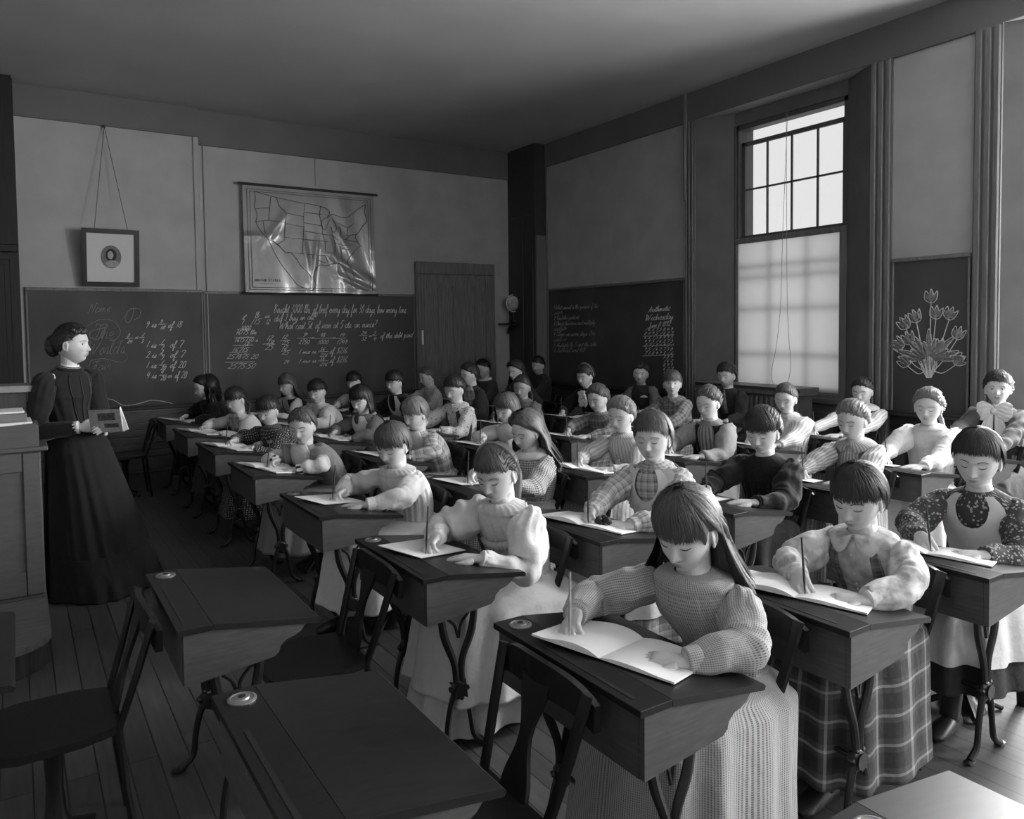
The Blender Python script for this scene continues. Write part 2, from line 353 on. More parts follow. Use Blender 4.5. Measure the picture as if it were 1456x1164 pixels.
def window(n, a, c, sidex=True, x=None):
    y0, y1 = a+.36, c-.38
    def fr(b):
        b.box(WXP-.05, WXP+.08, y1-.045, y1, .86, 3.74); b.box(WXP-.05, WXP+.08, y0, y0+.045, .86, 3.74); b.box(WXP-.05, WXP+.08, y0, y1, 3.69, 3.74, .004); b.box(WXP-.06, WXP+.1, y0, y1, .86, .92, .004)
        b.box(WXP-.07, WXP-.05, y1-.02, y1, .92, 3.74, .003)
    f = struct('window_%d' % n, fr, M['sash'])
    def us(b):
        zt, zb = Z(201), Z(337)
        b.box(WXP, WXP+.03, y0+.045, y1-.045, zt-.045, zt, .003); b.box(WXP, WXP+.03, y0+.045, y1-.045, zb-.03, zb, .003); b.box(WXP, WXP+.03, y0+.045, y0+.09, zb, zt); b.box(WXP, WXP+.03, y1-.09, y1-.045, zb, zt)
        zm = Z(269.3); b.box(WXP+.005, WXP+.025, y0+.05, y1-.05, zm-.009, zm+.009); 
        for k in (1, 2, 3): yy = y1-.07-(y1-y0-.14)*k/4; b.box(WXP+.005, WXP+.025, yy-.008, yy+.008, zb, zt)
    b = MB(); us(b); b.obj('upper_sash', M['sash'], f, smooth=False)
    def ls(b):
        zt, zb = 2.56, .92; xa, xb = WXP-.02, WXP+.0
        b.box(xa, xb, y0+.045, y1-.045, zt-.05, zt); b.box(xa, xb, y0+.045, y1-.045, zb, zb+.05)
        for py in (380, 396, 440, 500): z = Z(py)-.02*(py > 450); b.box(xa, xb, y0+.05, y1-.05, z-.012, z+.012)
        for k in (1, 2): yy = y0+(y1-y0)*k/3; b.box(xa, xb, yy-.010, yy+.010, zb, zt)
    b = MB(); ls(b); b.obj('lower_sash', M['sash'], f, smooth=False)
    b = MB(); b.box(WXP+.085, WXP+.088, y0+.04, y1-.04, .9, 3.72); b.obj('window_pane', M['glass'], f, smooth=False)
for n, (a, c) in enumerate(BAYS): window(n+1, a, c)
def nearwin(n, x0, x1):
    f = struct('window_%d' % n, lambda b: (b.box(x0, x0+.06, YB-.2, YB-.02, .9, 3.7), b.box(x1-.06, x1, YB-.2, YB-.02, .9, 3.7), b.box(x0, x1, YB-.2, YB-.02, .9, .97), b.box(x0, x1, YB-.2, YB-.02, 3.63, 3.7)), M['sash'])
    b = MB()
    for z in (1.6, 2.3, 3.0): b.box(x0+.05, x1-.05, YB-.12, YB-.09, z-.02, z+.02)
    for k in (1, 2, 3): xx = x0+(x1-x0)*k/4; b.box(xx-.012, xx+.012, YB-.12, YB-.09, .95, 3.65)
    b.obj('sash', M['sash'], f, smooth=False)
nearwin(4, 1.2, 2.6); nearwin(5, 3.9, 5.3)
# roller shade rising from the sill of window 1
XS = X1+.205; y0, y1 = 4.335, 5.66
r = empty('window_shade', (XS, 0, 0), 0, 'pale translucent cloth shade stretched over the lower half of the tall window', 'window shade')
zt = on_x(1044, 341, XS)[2]
b = MB(); b.box(0, .004, y0+.02, y1-.02, .9, zt-.03); b.obj('shade_cloth', M['shade'], r, smooth=False)
b = MB(); b.box(-.015, .02, y0, y1, zt-.055, zt, .005); b.box(-.01, .015, y0, y0+.075, .88, zt-.05, .004); b.box(-.01, .012, y1-.02, y1, .88, zt-.05, .003); b.box(-.012, .02, y0, y1, .87, .93, .004); b.obj('shade_frame', M['casing'], r, smooth=False)
b = MB()
cp = [on_x(*q, X1+.1) for q in ((1120, 128+30), (1113, 330), (1110, 430), (1104, 490), (1097, 530), (1102, 548), (1118, 545), (1124, 520), (1121, 470), (1119, 400), (1118, 158))]
b.tube(catm(cp, 60), [.0022]*60, 6); tag(b.obj('shade_cord', M['chalkdim']), 'thin looped pull cord hanging in front of the window shade', 'cord')
# ventilating heater in front of the window
r = empty('radiator', (6.2, 0, 0), 0, 'fluted radiator cover standing under the shaded window', 'radiator')
b = MB(); b.prism([(-.13, .93), (-.11, .97), (-.15, 1.0), (.17, 1.0), (.17, .93)], 1, 4.46, 5.75); b.obj('top_shelf', M['casing'], r, smooth=False)
b = MB(); b.box(-.08, .16, 4.52, 5.7, .0, .93, .01)
for k in range(19): b.tube([(-.085, 4.56+k*.06, .12), (-.085, 4.56+k*.06, .9)], [.02, .02], 8)
b.obj('fluted_body', M['casing'], r)
# ================================================================== BLACKBOARDS, WRITING, MAP, PICTURE, GLOBE
def board(name, axis, pos, a, c, z0, z1, label):
    r = empty(name, (0, 0, 0), 0, label, 'blackboard', 'slate blackboards around the classroom')
    def bx(b, u0, u1, d0, d1, w0, w1, bev=0):
        if axis == 'y': b.box(u0, u1, pos-d1, pos-d0, w0, w1, bev)
        else: b.box(pos-d1, pos-d0, u0, u1, w0, w1, bev)
    b = MB(); bx(b, a, c, 0, .018, z0, z1); b.obj('slate', M['slate'], r, smooth=False)
    b = MB(); bx(b, a, c, 0, .035, z1, z1+.035, .006); bx(b, a, a+.02, 0, .028, z0, z1, .004); bx(b, c-.02, c, 0, .028, z0, z1, .004); b.obj('board_frame', M['casing'], r, smooth=False)
    b = MB(); bx(b, a, c, 0, .09, z0-.035, z0, .006); bx(b, a, c, .07, .09, z0, z0+.012, .003); b.obj('chalk_ledge', M['darkwood'], r, smooth=False)
    return r
BL = board('blackboard', 'y', Y1-.08, .1, 1.86, .76, 2.05, 'blackboard behind the teacher with cursive writing inside a looped flourish')
BR = board('blackboard', 'y', Y1, 1.88, 4.64, .76, 2.04, 'long blackboard under the map, filled with sums and fractions')
BW = board('blackboard', 'x', X1, 6.2, 8.86, .84, 2.11, 'blackboard right of the corner column with lines of script and a ruled table')
BT = board('blackboard', 'x', X1, 3.11, 3.76, .84, 2.12, 'narrow blackboard carrying a chalk drawing of tulips')
# single-stroke script: each glyph = advance, strokes (x, y) with x-height .5
G = {
'a': (.5, [[(.42, .42), (.2, .5), (.04, .22), (.16, .0), (.36, .16), (.43, .45), (.4, .08), (.5, .02)]]),
'b': (.45, [[(0, .1), (.2, .7), (.2, 1), (.1, .8), (.08, .1), (.2, 0), (.35, .2), (.3, .45), (.45, .4)]]),
'c': (.4, [[(.34, .4), (.2, .5), (.04, .2), (.16, 0), (.4, .08)]]),
'd': (.5, [[(.38, .42), (.2, .5), (.04, .22), (.16, 0), (.36, .16), (.46, 1), (.4, .1), (.5, .02)]]),
'e': (.4, [[(.04, .2), (.28, .3), (.26, .48), (.12, .45), (.04, .2), (.16, 0), (.4, .08)]]),
'f': (.35, [[(0, .1), (.25, .7), (.24, 1), (.12, .85), (.08, -.4), (.2, -.3), (.12, .0), (.35, .1)]]),
'g': (.45, [[(.38, .42), (.2, .5), (.04, .22), (.16, .0), (.36, .2), (.32, -.35), (.12, -.4), (.2, -.15), (.45, .1)]]),
'h': (.5, [[(0, .1), (.2, .75), (.18, 1), (.08, .8), (.06, 0), (.2, .42), (.34, .45), (.34, .06), (.5, .04)]]),
'i': (.28, [[(0, .05), (.14, .48), (.12, .06), (.28, .03)], [(.17, .68), (.18, .7)]]),
'k': (.45, [[(0, .1), (.2, .8), (.16, 1), (.06, .8), (.06, 0), (.3, .48), (.14, .28), (.32, .02), (.45, .05)]]),
'l': (.3, [[(0, .1), (.22, .8), (.18, 1), (.08, .8), (.1, .05), (.3, .04)]]),
'm': (.75, [[(0, .1), (.08, .45), (.07, 0), (.2, .42), (.32, .42), (.3, 0), (.45, .42), (.56, .42), (.56, .06), (.75, .04)]]),
'n': (.5, [[(0, .1), (.08, .45), (.07, 0), (.2, .42), (.34, .42), (.34, .06), (.5, .04)]]),
'o': (.42, [[(.22, .48), (.05, .25), (.15, 0), (.32, .15), (.25, .48), (.42, .42)]]),
'p': (.45, [[(0, .2), (.12, .5), (.05, -.4)], [(.08, .3), (.25, .48), (.34, .25), (.15, 0), (.45, .05)]]),
'q': (.45, [[(.38, .42), (.2, .5), (.04, .22), (.16, 0), (.36, .2), (.3, -.4), (.42, -.2)]]),
'r': (.38, [[(0, .1), (.1, .5), (.24, .44), (.22, .08), (.38, .04)]]),
's': (.36, [[(0, .05), (.18, .5), (.26, .15), (.1, 0), (.36, .05)]]),
't': (.32, [[(0, .1), (.2, .85), (.12, .1), (.32, .04)], [(.02, .6), (.3, .64)]]),
'u': (.5, [[(0, .45), (.06, .1), (.2, 0), (.34, .45), (.34, .06), (.5, .04)]]),
'w': (.6, [[(0, .45), (.08, .02), (.25, .4), (.32, .02), (.48, .46), (.6, .4)]]),
'y': (.48, [[(0, .45), (.08, .08), (.22, .05), (.36, .45), (.28, -.35), (.1, -.4), (.2, -.15), (.48, .08)]]),
'v': (.42, [[(0, .45), (.14, .02), (.3, .46), (.42, .4)]]), 'x': (.42, [[(0, .45), (.3, .02)], [(.34, .46), (.02, 0)]]), 'z': (.4, [[(.02, .45), (.3, .45), (.04, .02), (.36, .02)]]), 'j': (.3, [[(.1, .45), (.14, -.3), (0, -.3)]]),
'A': (.7, [[(0, .1), (.2, .1), (.5, 1), (.52, 0)], [(.15, .4), (.6, .42)]]), 'B': (.65, [[(.1, .7), (.25, 1), (.15, 0)], [(.2, .95), (.55, .85), (.3, .55), (.6, .3), (.2, 0)]]),
'D': (.65, [[(.15, .9), (.12, .05), (.45, .1), (.6, .6), (.4, 1), (.1, .95)]]), 'M': (.95, [[(0, .1), (.1, .1), (.25, 1), (.38, .1), (.6, 1), (.7, .05), (.9, .1)]]), 'S': (.55, [[(0, .1), (.3, .6), (.45, .9), (.3, 1), (.2, .75), (.4, .3), (.2, 0), (.02, .1)]]),
'F': (.65, [[(.05, .8), (.1, .98), (.6, 1)], [(.4, 1), (.3, .1), (.05, .08)], [(.15, .5), (.5, .55)]]),
'I': (.4, [[(.1, .8), (.3, 1), (.2, .1), (0, .1)]]), 'J': (.45, [[(.1, .8), (.35, 1), (.25, -.2), (0, -.2), (.4, .3)]]),
'N': (.75, [[(0, .1), (.1, .1), (.25, 1), (.45, 0), (.65, 1), (.8, .95)]]), 'O': (.7, [[(.35, 1), (.05, .6), (.2, 0), (.6, .3), (.55, .9), (.3, 1), (.45, .8)]]),
'T': (.65, [[(.05, .8), (.1, 1), (.4, .9), (.7, 1)], [(.4, .92), (.35, .2), (.2, 0), (.02, .15)]]),
'W': (1., [[(.0, .8), (.12, 1), (.15, 0), (.45, .8), (.5, 0), (.95, 1)]]),
'0': (.5, [[(.25, 1), (.05, .6), (.15, 0), (.4, .3), (.35, .9), (.25, 1)]]), '1': (.3, [[(.18, 1), (.12, 0)]]), '2': (.5, [[(.08, .8), (.25, 1), (.4, .75), (.05, .05), (.2, .1), (.48, .02)]]),
'3': (.5, [[(.1, .9), (.35, .95), (.2, .55), (.42, .3), (.2, 0), (.02, .1)]]), '4': (.5, [[(.2, 1), (.05, .45), (.45, .5)], [(.38, .9), (.28, 0)]]), '5': (.5, [[(.42, 1), (.15, .95), (.1, .6), (.4, .45), (.25, 0), (.02, .05)]]),
'6': (.5, [[(.38, 1), (.08, .4), (.2, 0), (.4, .25), (.1, .4)]]), '7': (.5, [[(.05, .85), (.1, 1), (.45, 1), (.2, 0)]]), '8': (.5, [[(.4, .85), (.2, 1), (.1, .75), (.38, .3), (.2, 0), (.05, .25), (.4, .85)]]), '9': (.5, [[(.38, .85), (.15, 1), (.1, .6), (.38, .8), (.2, 0)]]),
'=': (.5, [[(.05, .4), (.45, .42)], [(.05, .22), (.45, .24)]]), '-': (.5, [[(0, .4), (.5, .42)]]), '+': (.45, [[(.0, .4), (.42, .42)], [(.22, .65), (.2, .15)]]), '.': (.2, [[(.08, 0), (.1, .02)]]), ',': (.2, [[(.1, .05), (.04, -.15)]]),
"'": (.15, [[(.1, 1), (.06, .85)]]), '?': (.45, [[(.1, .85), (.3, 1), (.35, .7), (.15, .4), (.15, .3)], [(.13, .03), (.14, .05)]]), '$': (.5, [[(.4, .85), (.1, .8), (.4, .3), (.05, .1)], [(.28, 1.05), (.18, -.05)]]), ' ': (.35, [])}
class Pen:
    """chalk strokes laid on a wall plane"""
    def __init__(s, plane, w=.0042): s.b = MB(); s.pl = plane; s.w = w
    def line(s, pts, w=None):   # 2d wall coordinates (u, z)
        P = [s.pl(*p) for p in pts]; s.b.tube(P, [w or s.w]*len(P), 4, up=(0.2, .3, 1))
    def curve(s, pts, w=None, n=0): s.line([tuple(p) for p in catm(pts, n or len(pts)*4)], w)
    def px(s, f, pts, w=None, n=0):
        s.curve([f(*p) for p in pts], w, n)
    def text(s, t, u, z, h, slant=.35, slope=0., w=None, wid=1., dirn=1):
        x = 0
        for ch in t:
            adv, st = G.get(ch, G[' '])
            for q in st:
                q = [(u+dirn*h*wid*(x+px+slant*py), z+h*py+slope*h*(x+px)) for px, py in q]
                s.curve(q, w, len(q)*3)
            x += adv
        return x*h*wid
YW = Y1-.02; YL = Y1-.10
plR = lambda u, z: (u, YW-.004, z); plL = lambda u, z: (u, YL-.004, z); plX = lambda u, z: (X1-.022, u, z)
def fR(x, y): p = on_y(x, y, YW); return p[0], p[2]
def fL(x, y): p = on_y(x, y, YL); return p[0], p[2]
def fX(x, y): p = on_x(x, y, X1-.02); return p[1], p[2]
def wr_at(pen, f, t, x0, y0, x1, y1, hpx, dirn=1, slant=.35, w=None):
    """write t from pixel (x0,y0) to (x1,y1) of the board plane"""
    a, b_ = f(x0, y0), f(x1, y1); h = abs(f(x0, y0-hpx)[1]-a[1]); tot = sum(G.get(c, G[' '])[0] for c in t)
    L = abs(b_[0]-a[0]); pen.text(t, a[0], a[1], h, slant, (b_[1]-a[1])/max(L, .01)*(L/(tot*h)), w, L/(tot*h), dirn)
# left board
p = Pen(plL, .0036)
wr_at(p, fL, 'Name', 124, 446, 156, 443, 14)
p.px(fL, [(174, 455), (183, 441), (190, 440), (186, 455), (180, 458), (178, 450), (186, 439), (199, 440), (198, 450), (190, 455)], n=60)
p.px(fL, [(124, 463), (140, 455), (160, 456), (171, 470), (165, 482), (155, 484)], n=50)
wr_at(p, fL, 'The', 130, 482, 161, 482, 22); p.px(fL, [(150, 465), (132, 470), (127, 478), (140, 482), (147, 466)], n=30)
wr_at(p, fL, "World's", 122, 505, 177, 502, 20)
p.px(fL, [(126, 522), (131, 512), (150, 510), (172, 515), (181, 508), (176, 500)], n=50)
wr_at(p, fL, 'Fair', 127, 528, 157, 525, 14)
p.b.obj('chalk_writing', M['chalkdim'], BL)
p = Pen(plL, .0036)
def frac(pen, f, a, b_, x, y, h=5): wr_at(pen, f, a, x, y-1.5, x+3.6*len(a), y-1.5, h); wr_at(pen, f, b_, x, y+7, x+3.6*len(b_), y+7, h); pen.px(f, [(x-2, y), (x+3.6*max(len(a), len(b_))+2, y-.5)])
wr_at(p, fL, '9 is', 206, 466, 222, 465, 9); frac(p, fL, '9', '18', 227, 461); wr_at(p, fL, 'of 18', 238, 466, 258, 465, 9)
frac(p, fL, '8', '24', 180, 481); wr_at(p, fL, '=', 190, 484, 196, 483, 10); frac(p, fL, '1', '3', 200, 480)
for k, (n_, d_, t) in enumerate((('1', '7', 'of 7'), ('2', '7', 'of 7'), ('1', '20', 'of 20'), ('4', '20', 'of 20'))):
    y = 494+k*14.5
    wr_at(p, fL, n_+' is', 207, y, 222, y, 9); frac(p, fL, n_, d_, 228, y-4, 6); wr_at(p, fL, t, 241 if k < 3 else 248, y, 259+k*2, y, 10)
wr_at(p, fL, 'or', 238, 537, 244, 537, 7)
p.px(fL, [(148, 567), (160, 568), (176, 576), (195, 574), (215, 569), (235, 571), (252, 576)], n=60)
p.b.obj('chalk_sums', M['chalk'], BL)
# long board
p = Pen(plR, .0033)
wr_at(p, fR, 'Bought 3000 lbs. of beef every day for 30 days, how many tons', 388, 445, 577, 445, 13)
wr_at(p, fR, 'did I buy in all?', 389, 457, 450, 454, 10); wr_at(p, fR, 'What cost 5t. of iron at 5 cts. an ounce?', 396, 468, 535, 465, 11)
for t, x0, y0, x1, h in (('t', 343, 455, 348, 9), ('lb', 362, 452, 368, 9), ('oz', 376, 452, 383, 6), ('1', 343, 461, 346, 7), ('115', 356, 461, 369, 8), ('12', 377, 461, 383, 7), ('3000', 341, 470, 356, 7), ('16175 lbs', 335, 475.5, 364, 6.5), ('1615730 s', 333, 486, 366, 6.5), ('12', 345, 492, 353, 5), ('16715', 329, 500, 352, 6), ('257875 20', 322, 510, 366, 6.5), ('2575.50', 323, 524, 362, 7), ('12', 378, 484, 387, 7), ('18', 377, 491, 388, 7), ('25', 376, 497, 388, 7), ('12', 400, 482, 408, 6), ('25', 400, 490, 410, 6), ('12', 400, 497, 408, 6), ('25', 400, 504, 410, 6), ('24', 403, 517, 410, 5)): wr_at(p, fR, t, x0, y0, x1, y0-.5, h)
for x0, x1, y in ((337, 357, 468), (333, 361, 480), (331, 360, 491), (326, 352, 501), (320, 362, 515), (373, 390, 489), (398, 412, 484), (399, 413, 499), (422, 442, 481), (447, 472, 481), (476, 492, 481)): p.px(fR, [(x0, y), (x1, y-.8)])
for a, b_, x in (('9', '2750', 424), ('48', '1000', 451), ('14', '1749', 478)): wr_at(p, fR, a, x+4, 479, x+11, 479, 6); wr_at(p, fR, b_, x, 489, x+15, 489, 6)
wr_at(p, fR, '=', 441, 483, 446, 483, 8); wr_at(p, fR, '=', 471, 483, 476, 483, 8)
for y in (503, 516): wr_at(p, fR, '1 mo is', 424, y, 449, y-1, 6); frac(p, fR, '36', '216', 454, y-3, 5); wr_at(p, fR, 'of $216', 468, y, 493, y-1, 9)
frac(p, fR, '24', '32', 513, 477, 5); wr_at(p, fR, '=', 523, 480, 528, 480, 7); frac(p, fR, '3', '4', 530, 477, 5); wr_at(p, fR, 'of the debt paid', 540, 481, 586, 479, 8)
p.b.obj('chalk_sums', M['chalk'], BR)
# window-wall board: y runs towards the camera, so script runs in -y
p = Pen(plX, .0036)
for k, (t, x1) in enumerate((('1 What amount is the quotient of the', 850), ('sum', 800), ('2 Find the quotient', 823), ('3 Divide fractions and multiply', 846), ('analyze', 805), ('4 There are seven days. One', 846), ('week is', 805), ('5 Multiply by 3 and the take', 848), ('6 Subtract and tell', 832))):
    y = 440+k*7.6; wr_at(p, fX, t, 787, y, x1, y-2+ (y-460)*.02, 6, dirn=-1, slant=.35)
p.b.obj('chalk_writing', M['chalkdim'], BW)
p = Pen(plX, .0036)
wr_at(p, fX, 'Arithmetic', 921, 444, 953, 441, 8, -1); wr_at(p, fX, 'Wednesday', 917, 456, 957, 453, 9, -1); wr_at(p, fX, 'June 8 1892', 922, 466, 953, 463, 7, -1)
for c_ in range(8):
    x = 916+c_*5.3
    for k in range(12 if c_ > 4 else 7):
        y = 470+k*5.6; wr_at(p, fX, '123456789'[(c_*5+k*7) % 9], x, y, x+3, y, 4, -1)
for k in range(3): p.px(fX, [(914, 478+k*14), (958, 476+k*14)])
p.b.obj('chalk_table', M['chalk'], BW)
# tulips
p = Pen(plX, .0038); q = Pen(plX, .011)
def tulip(x, y, ang, s_=1.):
    def T(u, v): c, sn = math.cos(ang), math.sin(ang); return x+s_*(u*c-v*sn), y+s_*(u*sn+v*c)
    for pts in ([(-2, 4), (-7, 0), (-6, -9), (-2, -5), (0, -11), (3, -5), (7, -9), (6, 0), (2, 4), (-2, 4)], [(0, 4), (-3, -2), (-1, -8)], [(0, 4), (3, -2), (2, -8)], [(-4, 1), (-4, -5)], [(4, 1), (4, -5)]):
        p.px(fX, [T(*a) for a in pts], n=len(pts)*4)
    q.px(fX, [T(-3, 1), T(-4, -5)], .016); q.px(fX, [T(3, 1), T(4, -5)], .016); q.px(fX, [T(0, 3), T(0, -7)], .02)
base = (1321, 535)
for x, y, a in ((1324, 425, .0), (1331, 448, .1), (1350, 449, .4), (1303, 453, -.4), (1288, 462, -.7), (1293, 484, -.4), (1280, 491, -1.0), (1362, 477, .35), (1289, 515, -.9), (1338, 494, .2), (1361, 513, 1.1)):
    tulip(x, y, a, 1.3); mx_ = (x+base[0])/2; p.px(fX, [(x, y+4), (mx_, (y+base[1])/2+6), (base[0]+(x-1321)*.15, 528), (base[0], 537)], n=24)
for k in range(13):
    a = -1.45+k*.242; L = 40+13*math.sin(k*2.3); x0, y0 = 1321+a*6, 512-6*math.cos(a); x1_, y1_ = x0+L*math.sin(a)*.9, y0-L*math.cos(a)*.75
    nx, ny = math.cos(a)*4, math.sin(a)*4
    p.px(fX, [(x0, y0), ((x0+x1_)/2+nx, (y0+y1_)/2+ny), (x1_, y1_), ((x0+x1_)/2-nx, (y0+y1_)/2-ny), (x0, y0)], n=26)
    q.px(fX, [(x0, y0), ((x0*.15+x1_*.85), (y0*.15+y1_*.85))], .015)
for k in range(9): p.px(fX, [(1321+(k-4)*2, 505), (1321+(k-4)*2.8, 520), (1321+(k-4)*.8, 537)], n=14)
p.b.obj('tulip_outline', M['chalk'], BT); q.b.obj('tulip_shading', mat('soft_chalk', .2, .95, .05, noise=.4, nscale=40), BT)['kind'] = 'stuff'
# ------------------------------------------------------------------ roller map of the united states
r = empty('wall_map', (0, 0, 0), 0, 'creased glossy roller map of the United States hung above the long blackboard', 'map')
a, c = fR(343, 262), fR(531, 272); mx0, mx1 = a[0], c[0]-.02; mz1 = a[1]; mz0 = fR(345, 416)[1]
def mapz(u, v):
    d = .045+.02*(1-v)**2
    for (cu, cv, w_, h_, am, an) in ((.02, .52, .2, .03, .02, .1), (.22, .6, .03, .16, .025, -.5), (.45, .35, .025, .18, .03, .1), (.52, .35, .02, .2, .03, -.1), (.66, .4, .03, .22, .035, .15), (.72, .55, .03, .14, .03, .4), (.8, .25, .03, .22, .04, .9), (.85, .1, .18, .025, .03, -.5)):
        du, dv = u-cu, v-cv; uu = du*math.cos(an)+dv*math.sin(an); vv = -du*math.sin(an)+dv*math.cos(an); d += am*math.exp(-(uu/w_)**2-(vv/h_)**2)*.75
    d = .045+.02*(1-v)**2+(d-.045-.02*(1-v)**2)*.7
    return d+.006*math.sin(u*9)*(1-v)+.003*math.sin(u*31+v*5)
N_, K_ = 70, 90
P = np.array([[(mx0+(mx1-mx0)*j/K_, YW-mapz(j/K_, i/N_), mz0+(mz1-mz0)*i/N_) for j in range(K_+1)] for i in range(N_+1)])
b = MB(); b.grid(P); P2 = P.copy(); P2[..., 1] += .003; b.grid(P2, flip=True)
M['map'] = mat('varnished_map_paper', .22, .2, .6, noise=.10, nscale=5, coat=.25); b.obj('map_sheet', M['map'], r, auto=False)
b = MB(); b.tube([(mx0-.05, YW-.05, mz1+.005), (mx1+.05, YW-.05, mz1+.005)], [.016, .016], 10); b.obj('top_roller', M['ink'], r)
b = MB(); b.tube([(mx0-.04, YW-.06, mz0-.005), (mx1+.03, YW-.06, mz0-.005)], [.014, .014], 10); b.obj('bottom_roller', M['ink'], r)
def plM(u, v): return (mx0+(mx1-mx0)*u, YW-mapz(u, v)-.004, mz0+(mz1-mz0)*v)
p = Pen(plM, .0034)
def ln(pts, w=None, n=None): p.line([tuple(t) for t in (catm(pts, n) if n else pts)], w)
def cv(s_): return [tuple(map(float, t.split(','))) for t in s_.split()]   # crop pixels of the sheet, 100 wide, 100 high
def MP(s_, w=None, smooth=3): q = [(x/100, 1-y/100) for x, y in cv(s_)]; ln(q, w, len(q)*smooth)
for bx in ((.03, .97, .03, .96), (.05, .95, .05, .94)): ln([(bx[0], bx[2]), (bx[1], bx[2]), (bx[1], bx[3]), (bx[0], bx[3]), (bx[0], bx[2])])
MP('8,6 9,12 8,20 10,27 9,35 13,44 17,50 20,58 23,66 27,74 33,84 38,92 45,96')          # west coast
MP('8,6 20,9 35,12 50,14 60,16 64,20 62,26 66,22 72,24 78,24 82,20 88,14 93,10')         # north border
MP('93,10 92,18 94,26 90,32 87,38 84,42 86,48 88,52 84,56 80,62 77,68 80,76 82,84 80,88 77,82 74,74 70,70 64,71 60,73 56,72 52,76 50,84 52,92 48,98')  # east and gulf coast
MP('17,50 24,54 30,62 33,61 37,66 41,74 46,80 49,86'); MP('60,26 57,32 60,38 62,32 64,28'); MP('66,26 69,34 67,40 64,34'); MP('70,30 78,34 83,30')
for s_ in ('20,10 19,20 9,22', '19,20 18,32 8,34', '18,32 30,33 31,24 26,18 24,10', '31,24 44,26 45,14', '44,26 44,36 30,34', '14,33 15,44 25,56', '30,33 29,50 24,54', '44,36 43,48 29,47', '43,48 42,62 31,61', '45,22 58,23', '44,32 58,34 56,24 57,15', '44,40 58,42 58,34', '43,48 60,49 58,42', '42,62 60,63 60,49', '50,63 50,66 60,70', '60,63 62,71', '58,42 66,43 65,34', '60,49 68,50 66,43', '68,50 67,60 61,60', '67,60 66,71', '68,50 74,52 82,51', '72,53 73,70', '66,43 70,47 76,46 80,42', '72,34 72,44', '78,34 77,42 86,40', '76,46 86,48', '79,56 72,55'): MP(s_, None, 1)
p.b.obj('map_lines', mat('printed_map_ink', .03, .6), r)
p = Pen(plM, .0032)
x = .07
for ch, adv in (('U', 1), ('N', 1), ('I', .5), ('T', 1), ('E', 1), ('D', 1), (' ', .6), ('S', 1), ('T', 1), ('A', 1), ('T', 1), ('E', 1), ('S', 1)):
    S_ = {'U': [[(0, 1), (0, .1), (.6, .1), (.6, 1)]], 'N': [[(0, 0), (0, 1), (.6, 0), (.6, 1)]], 'I': [[(.1, 0), (.1, 1)]], 'T': [[(.3, 0), (.3, 1)], [(0, 1), (.6, 1)]], 'E': [[(.6, 0), (0, 0), (0, 1), (.6, 1)], [(0, .5), (.5, .5)]], 'D': [[(0, 0), (0, 1), (.4, 1), (.6, .5), (.4, 0), (0, 0)]], 'S': [[(.6, .9), (0, .9), (.05, .5), (.6, .5), (.6, .05), (0, .05)]], 'A': [[(0, 0), (.3, 1), (.6, 0)], [(.1, .4), (.5, .4)]]}.get(ch, [])
    for st in S_: ln([(x+px_*.012, .105+py*.022) for px_, py in st])
    x += adv*.0155
for k in range(8): ln([(.1+k*.015, .085), (.108+k*.015, .085)])
p.b.obj('map_title', M['ink'], r)
# ------------------------------------------------------------------ framed portrait with cord
px0, pz0 = fL(117, 407); px1, pz1 = fL(195, 330); yb, yt = YL-.02, YL-.10
r = empty('framed_picture', (px0, YL-.03, pz0), 0, 'square black-framed portrait with wide white mat, hung by a cord', 'picture')
W_, H_ = px1-px0, pz1-pz0; tl = .10
def fp(u, w, d): return (u*W_, -d-tl*w, w*H_)
def slab(b, u0, u1, w0, w1, d0, d1):
    v = [fp(u, w, d) for d in (d0, d1) for w in (w0, w1) for u in (u0, u1)]
    b.add(v, [(0, 2, 3, 1), (4, 5, 7, 6), (0, 1, 5, 4), (2, 6, 7, 3), (0, 4, 6, 2), (1, 3, 7, 5)])
b = MB()
for q in ((0, 1, 0, .08), (0, 1, .92, 1), (0, .08, .08, .92), (.92, 1, .08, .92)): slab(b, *q, 0, .035)
b.obj('picture_frame', mat('black_lacquer', .012, .35, .5), r, smooth=False)
b = MB(); slab(b, .08, .92, .08, .92, 0, .015); b.obj('mat_board', mat('mat_board', .55, .7, .2), r, smooth=False)
def disc(name, cu, cw, ru, rw, d, val, k=1., sh=None):
    b = MB(); n = 30; V = [fp(cu+ru*math.cos(t*2*PI/n), cw+rw*math.sin(t*2*PI/n), d) for t in range(n)]; V2 = [(a_, b2-.002, c_) for a_, b2, c_ in V]
    b.add(V+V2, [tuple(range(n-1, -1, -1)), tuple(range(n, 2*n))]+[(i, (i+1) % n, n+(i+1) % n, n+i) for i in range(n)]); return b.obj(name, mat(name+'_tone', val, .7, .2, noise=.2, nscale=30), r, smooth=False)
disc('oval_print', .50, .52, .18, .20, .016, .16); disc('portrait_hair', .50, .55, .095, .11, .0185, .035); disc('portrait_shoulders', .52, .40, .12, .06, .0188, .30); disc('portrait_face', .49, .55, .05, .07, .021, .36)
nail = fL(148, 180); b = MB()
for u in (.22, .8): b.tube([(px0+u*W_, YL-.14, pz1-.01), (nail[0], YL-.012, nail[1])], [.003, .003], 5)
o = b.obj('picture_cord', M['ink'], r); o.matrix_parent_inverse = Matrix.Translation((-px0, -(YL-.03), -pz0))
b = MB(); b.ell((nail[0], YL-.01, nail[1]), (.016, .016, .016)); tag(b.obj('picture_hook', M['iron']), 'small dark hook at the picture rail above the portrait', 'hook')
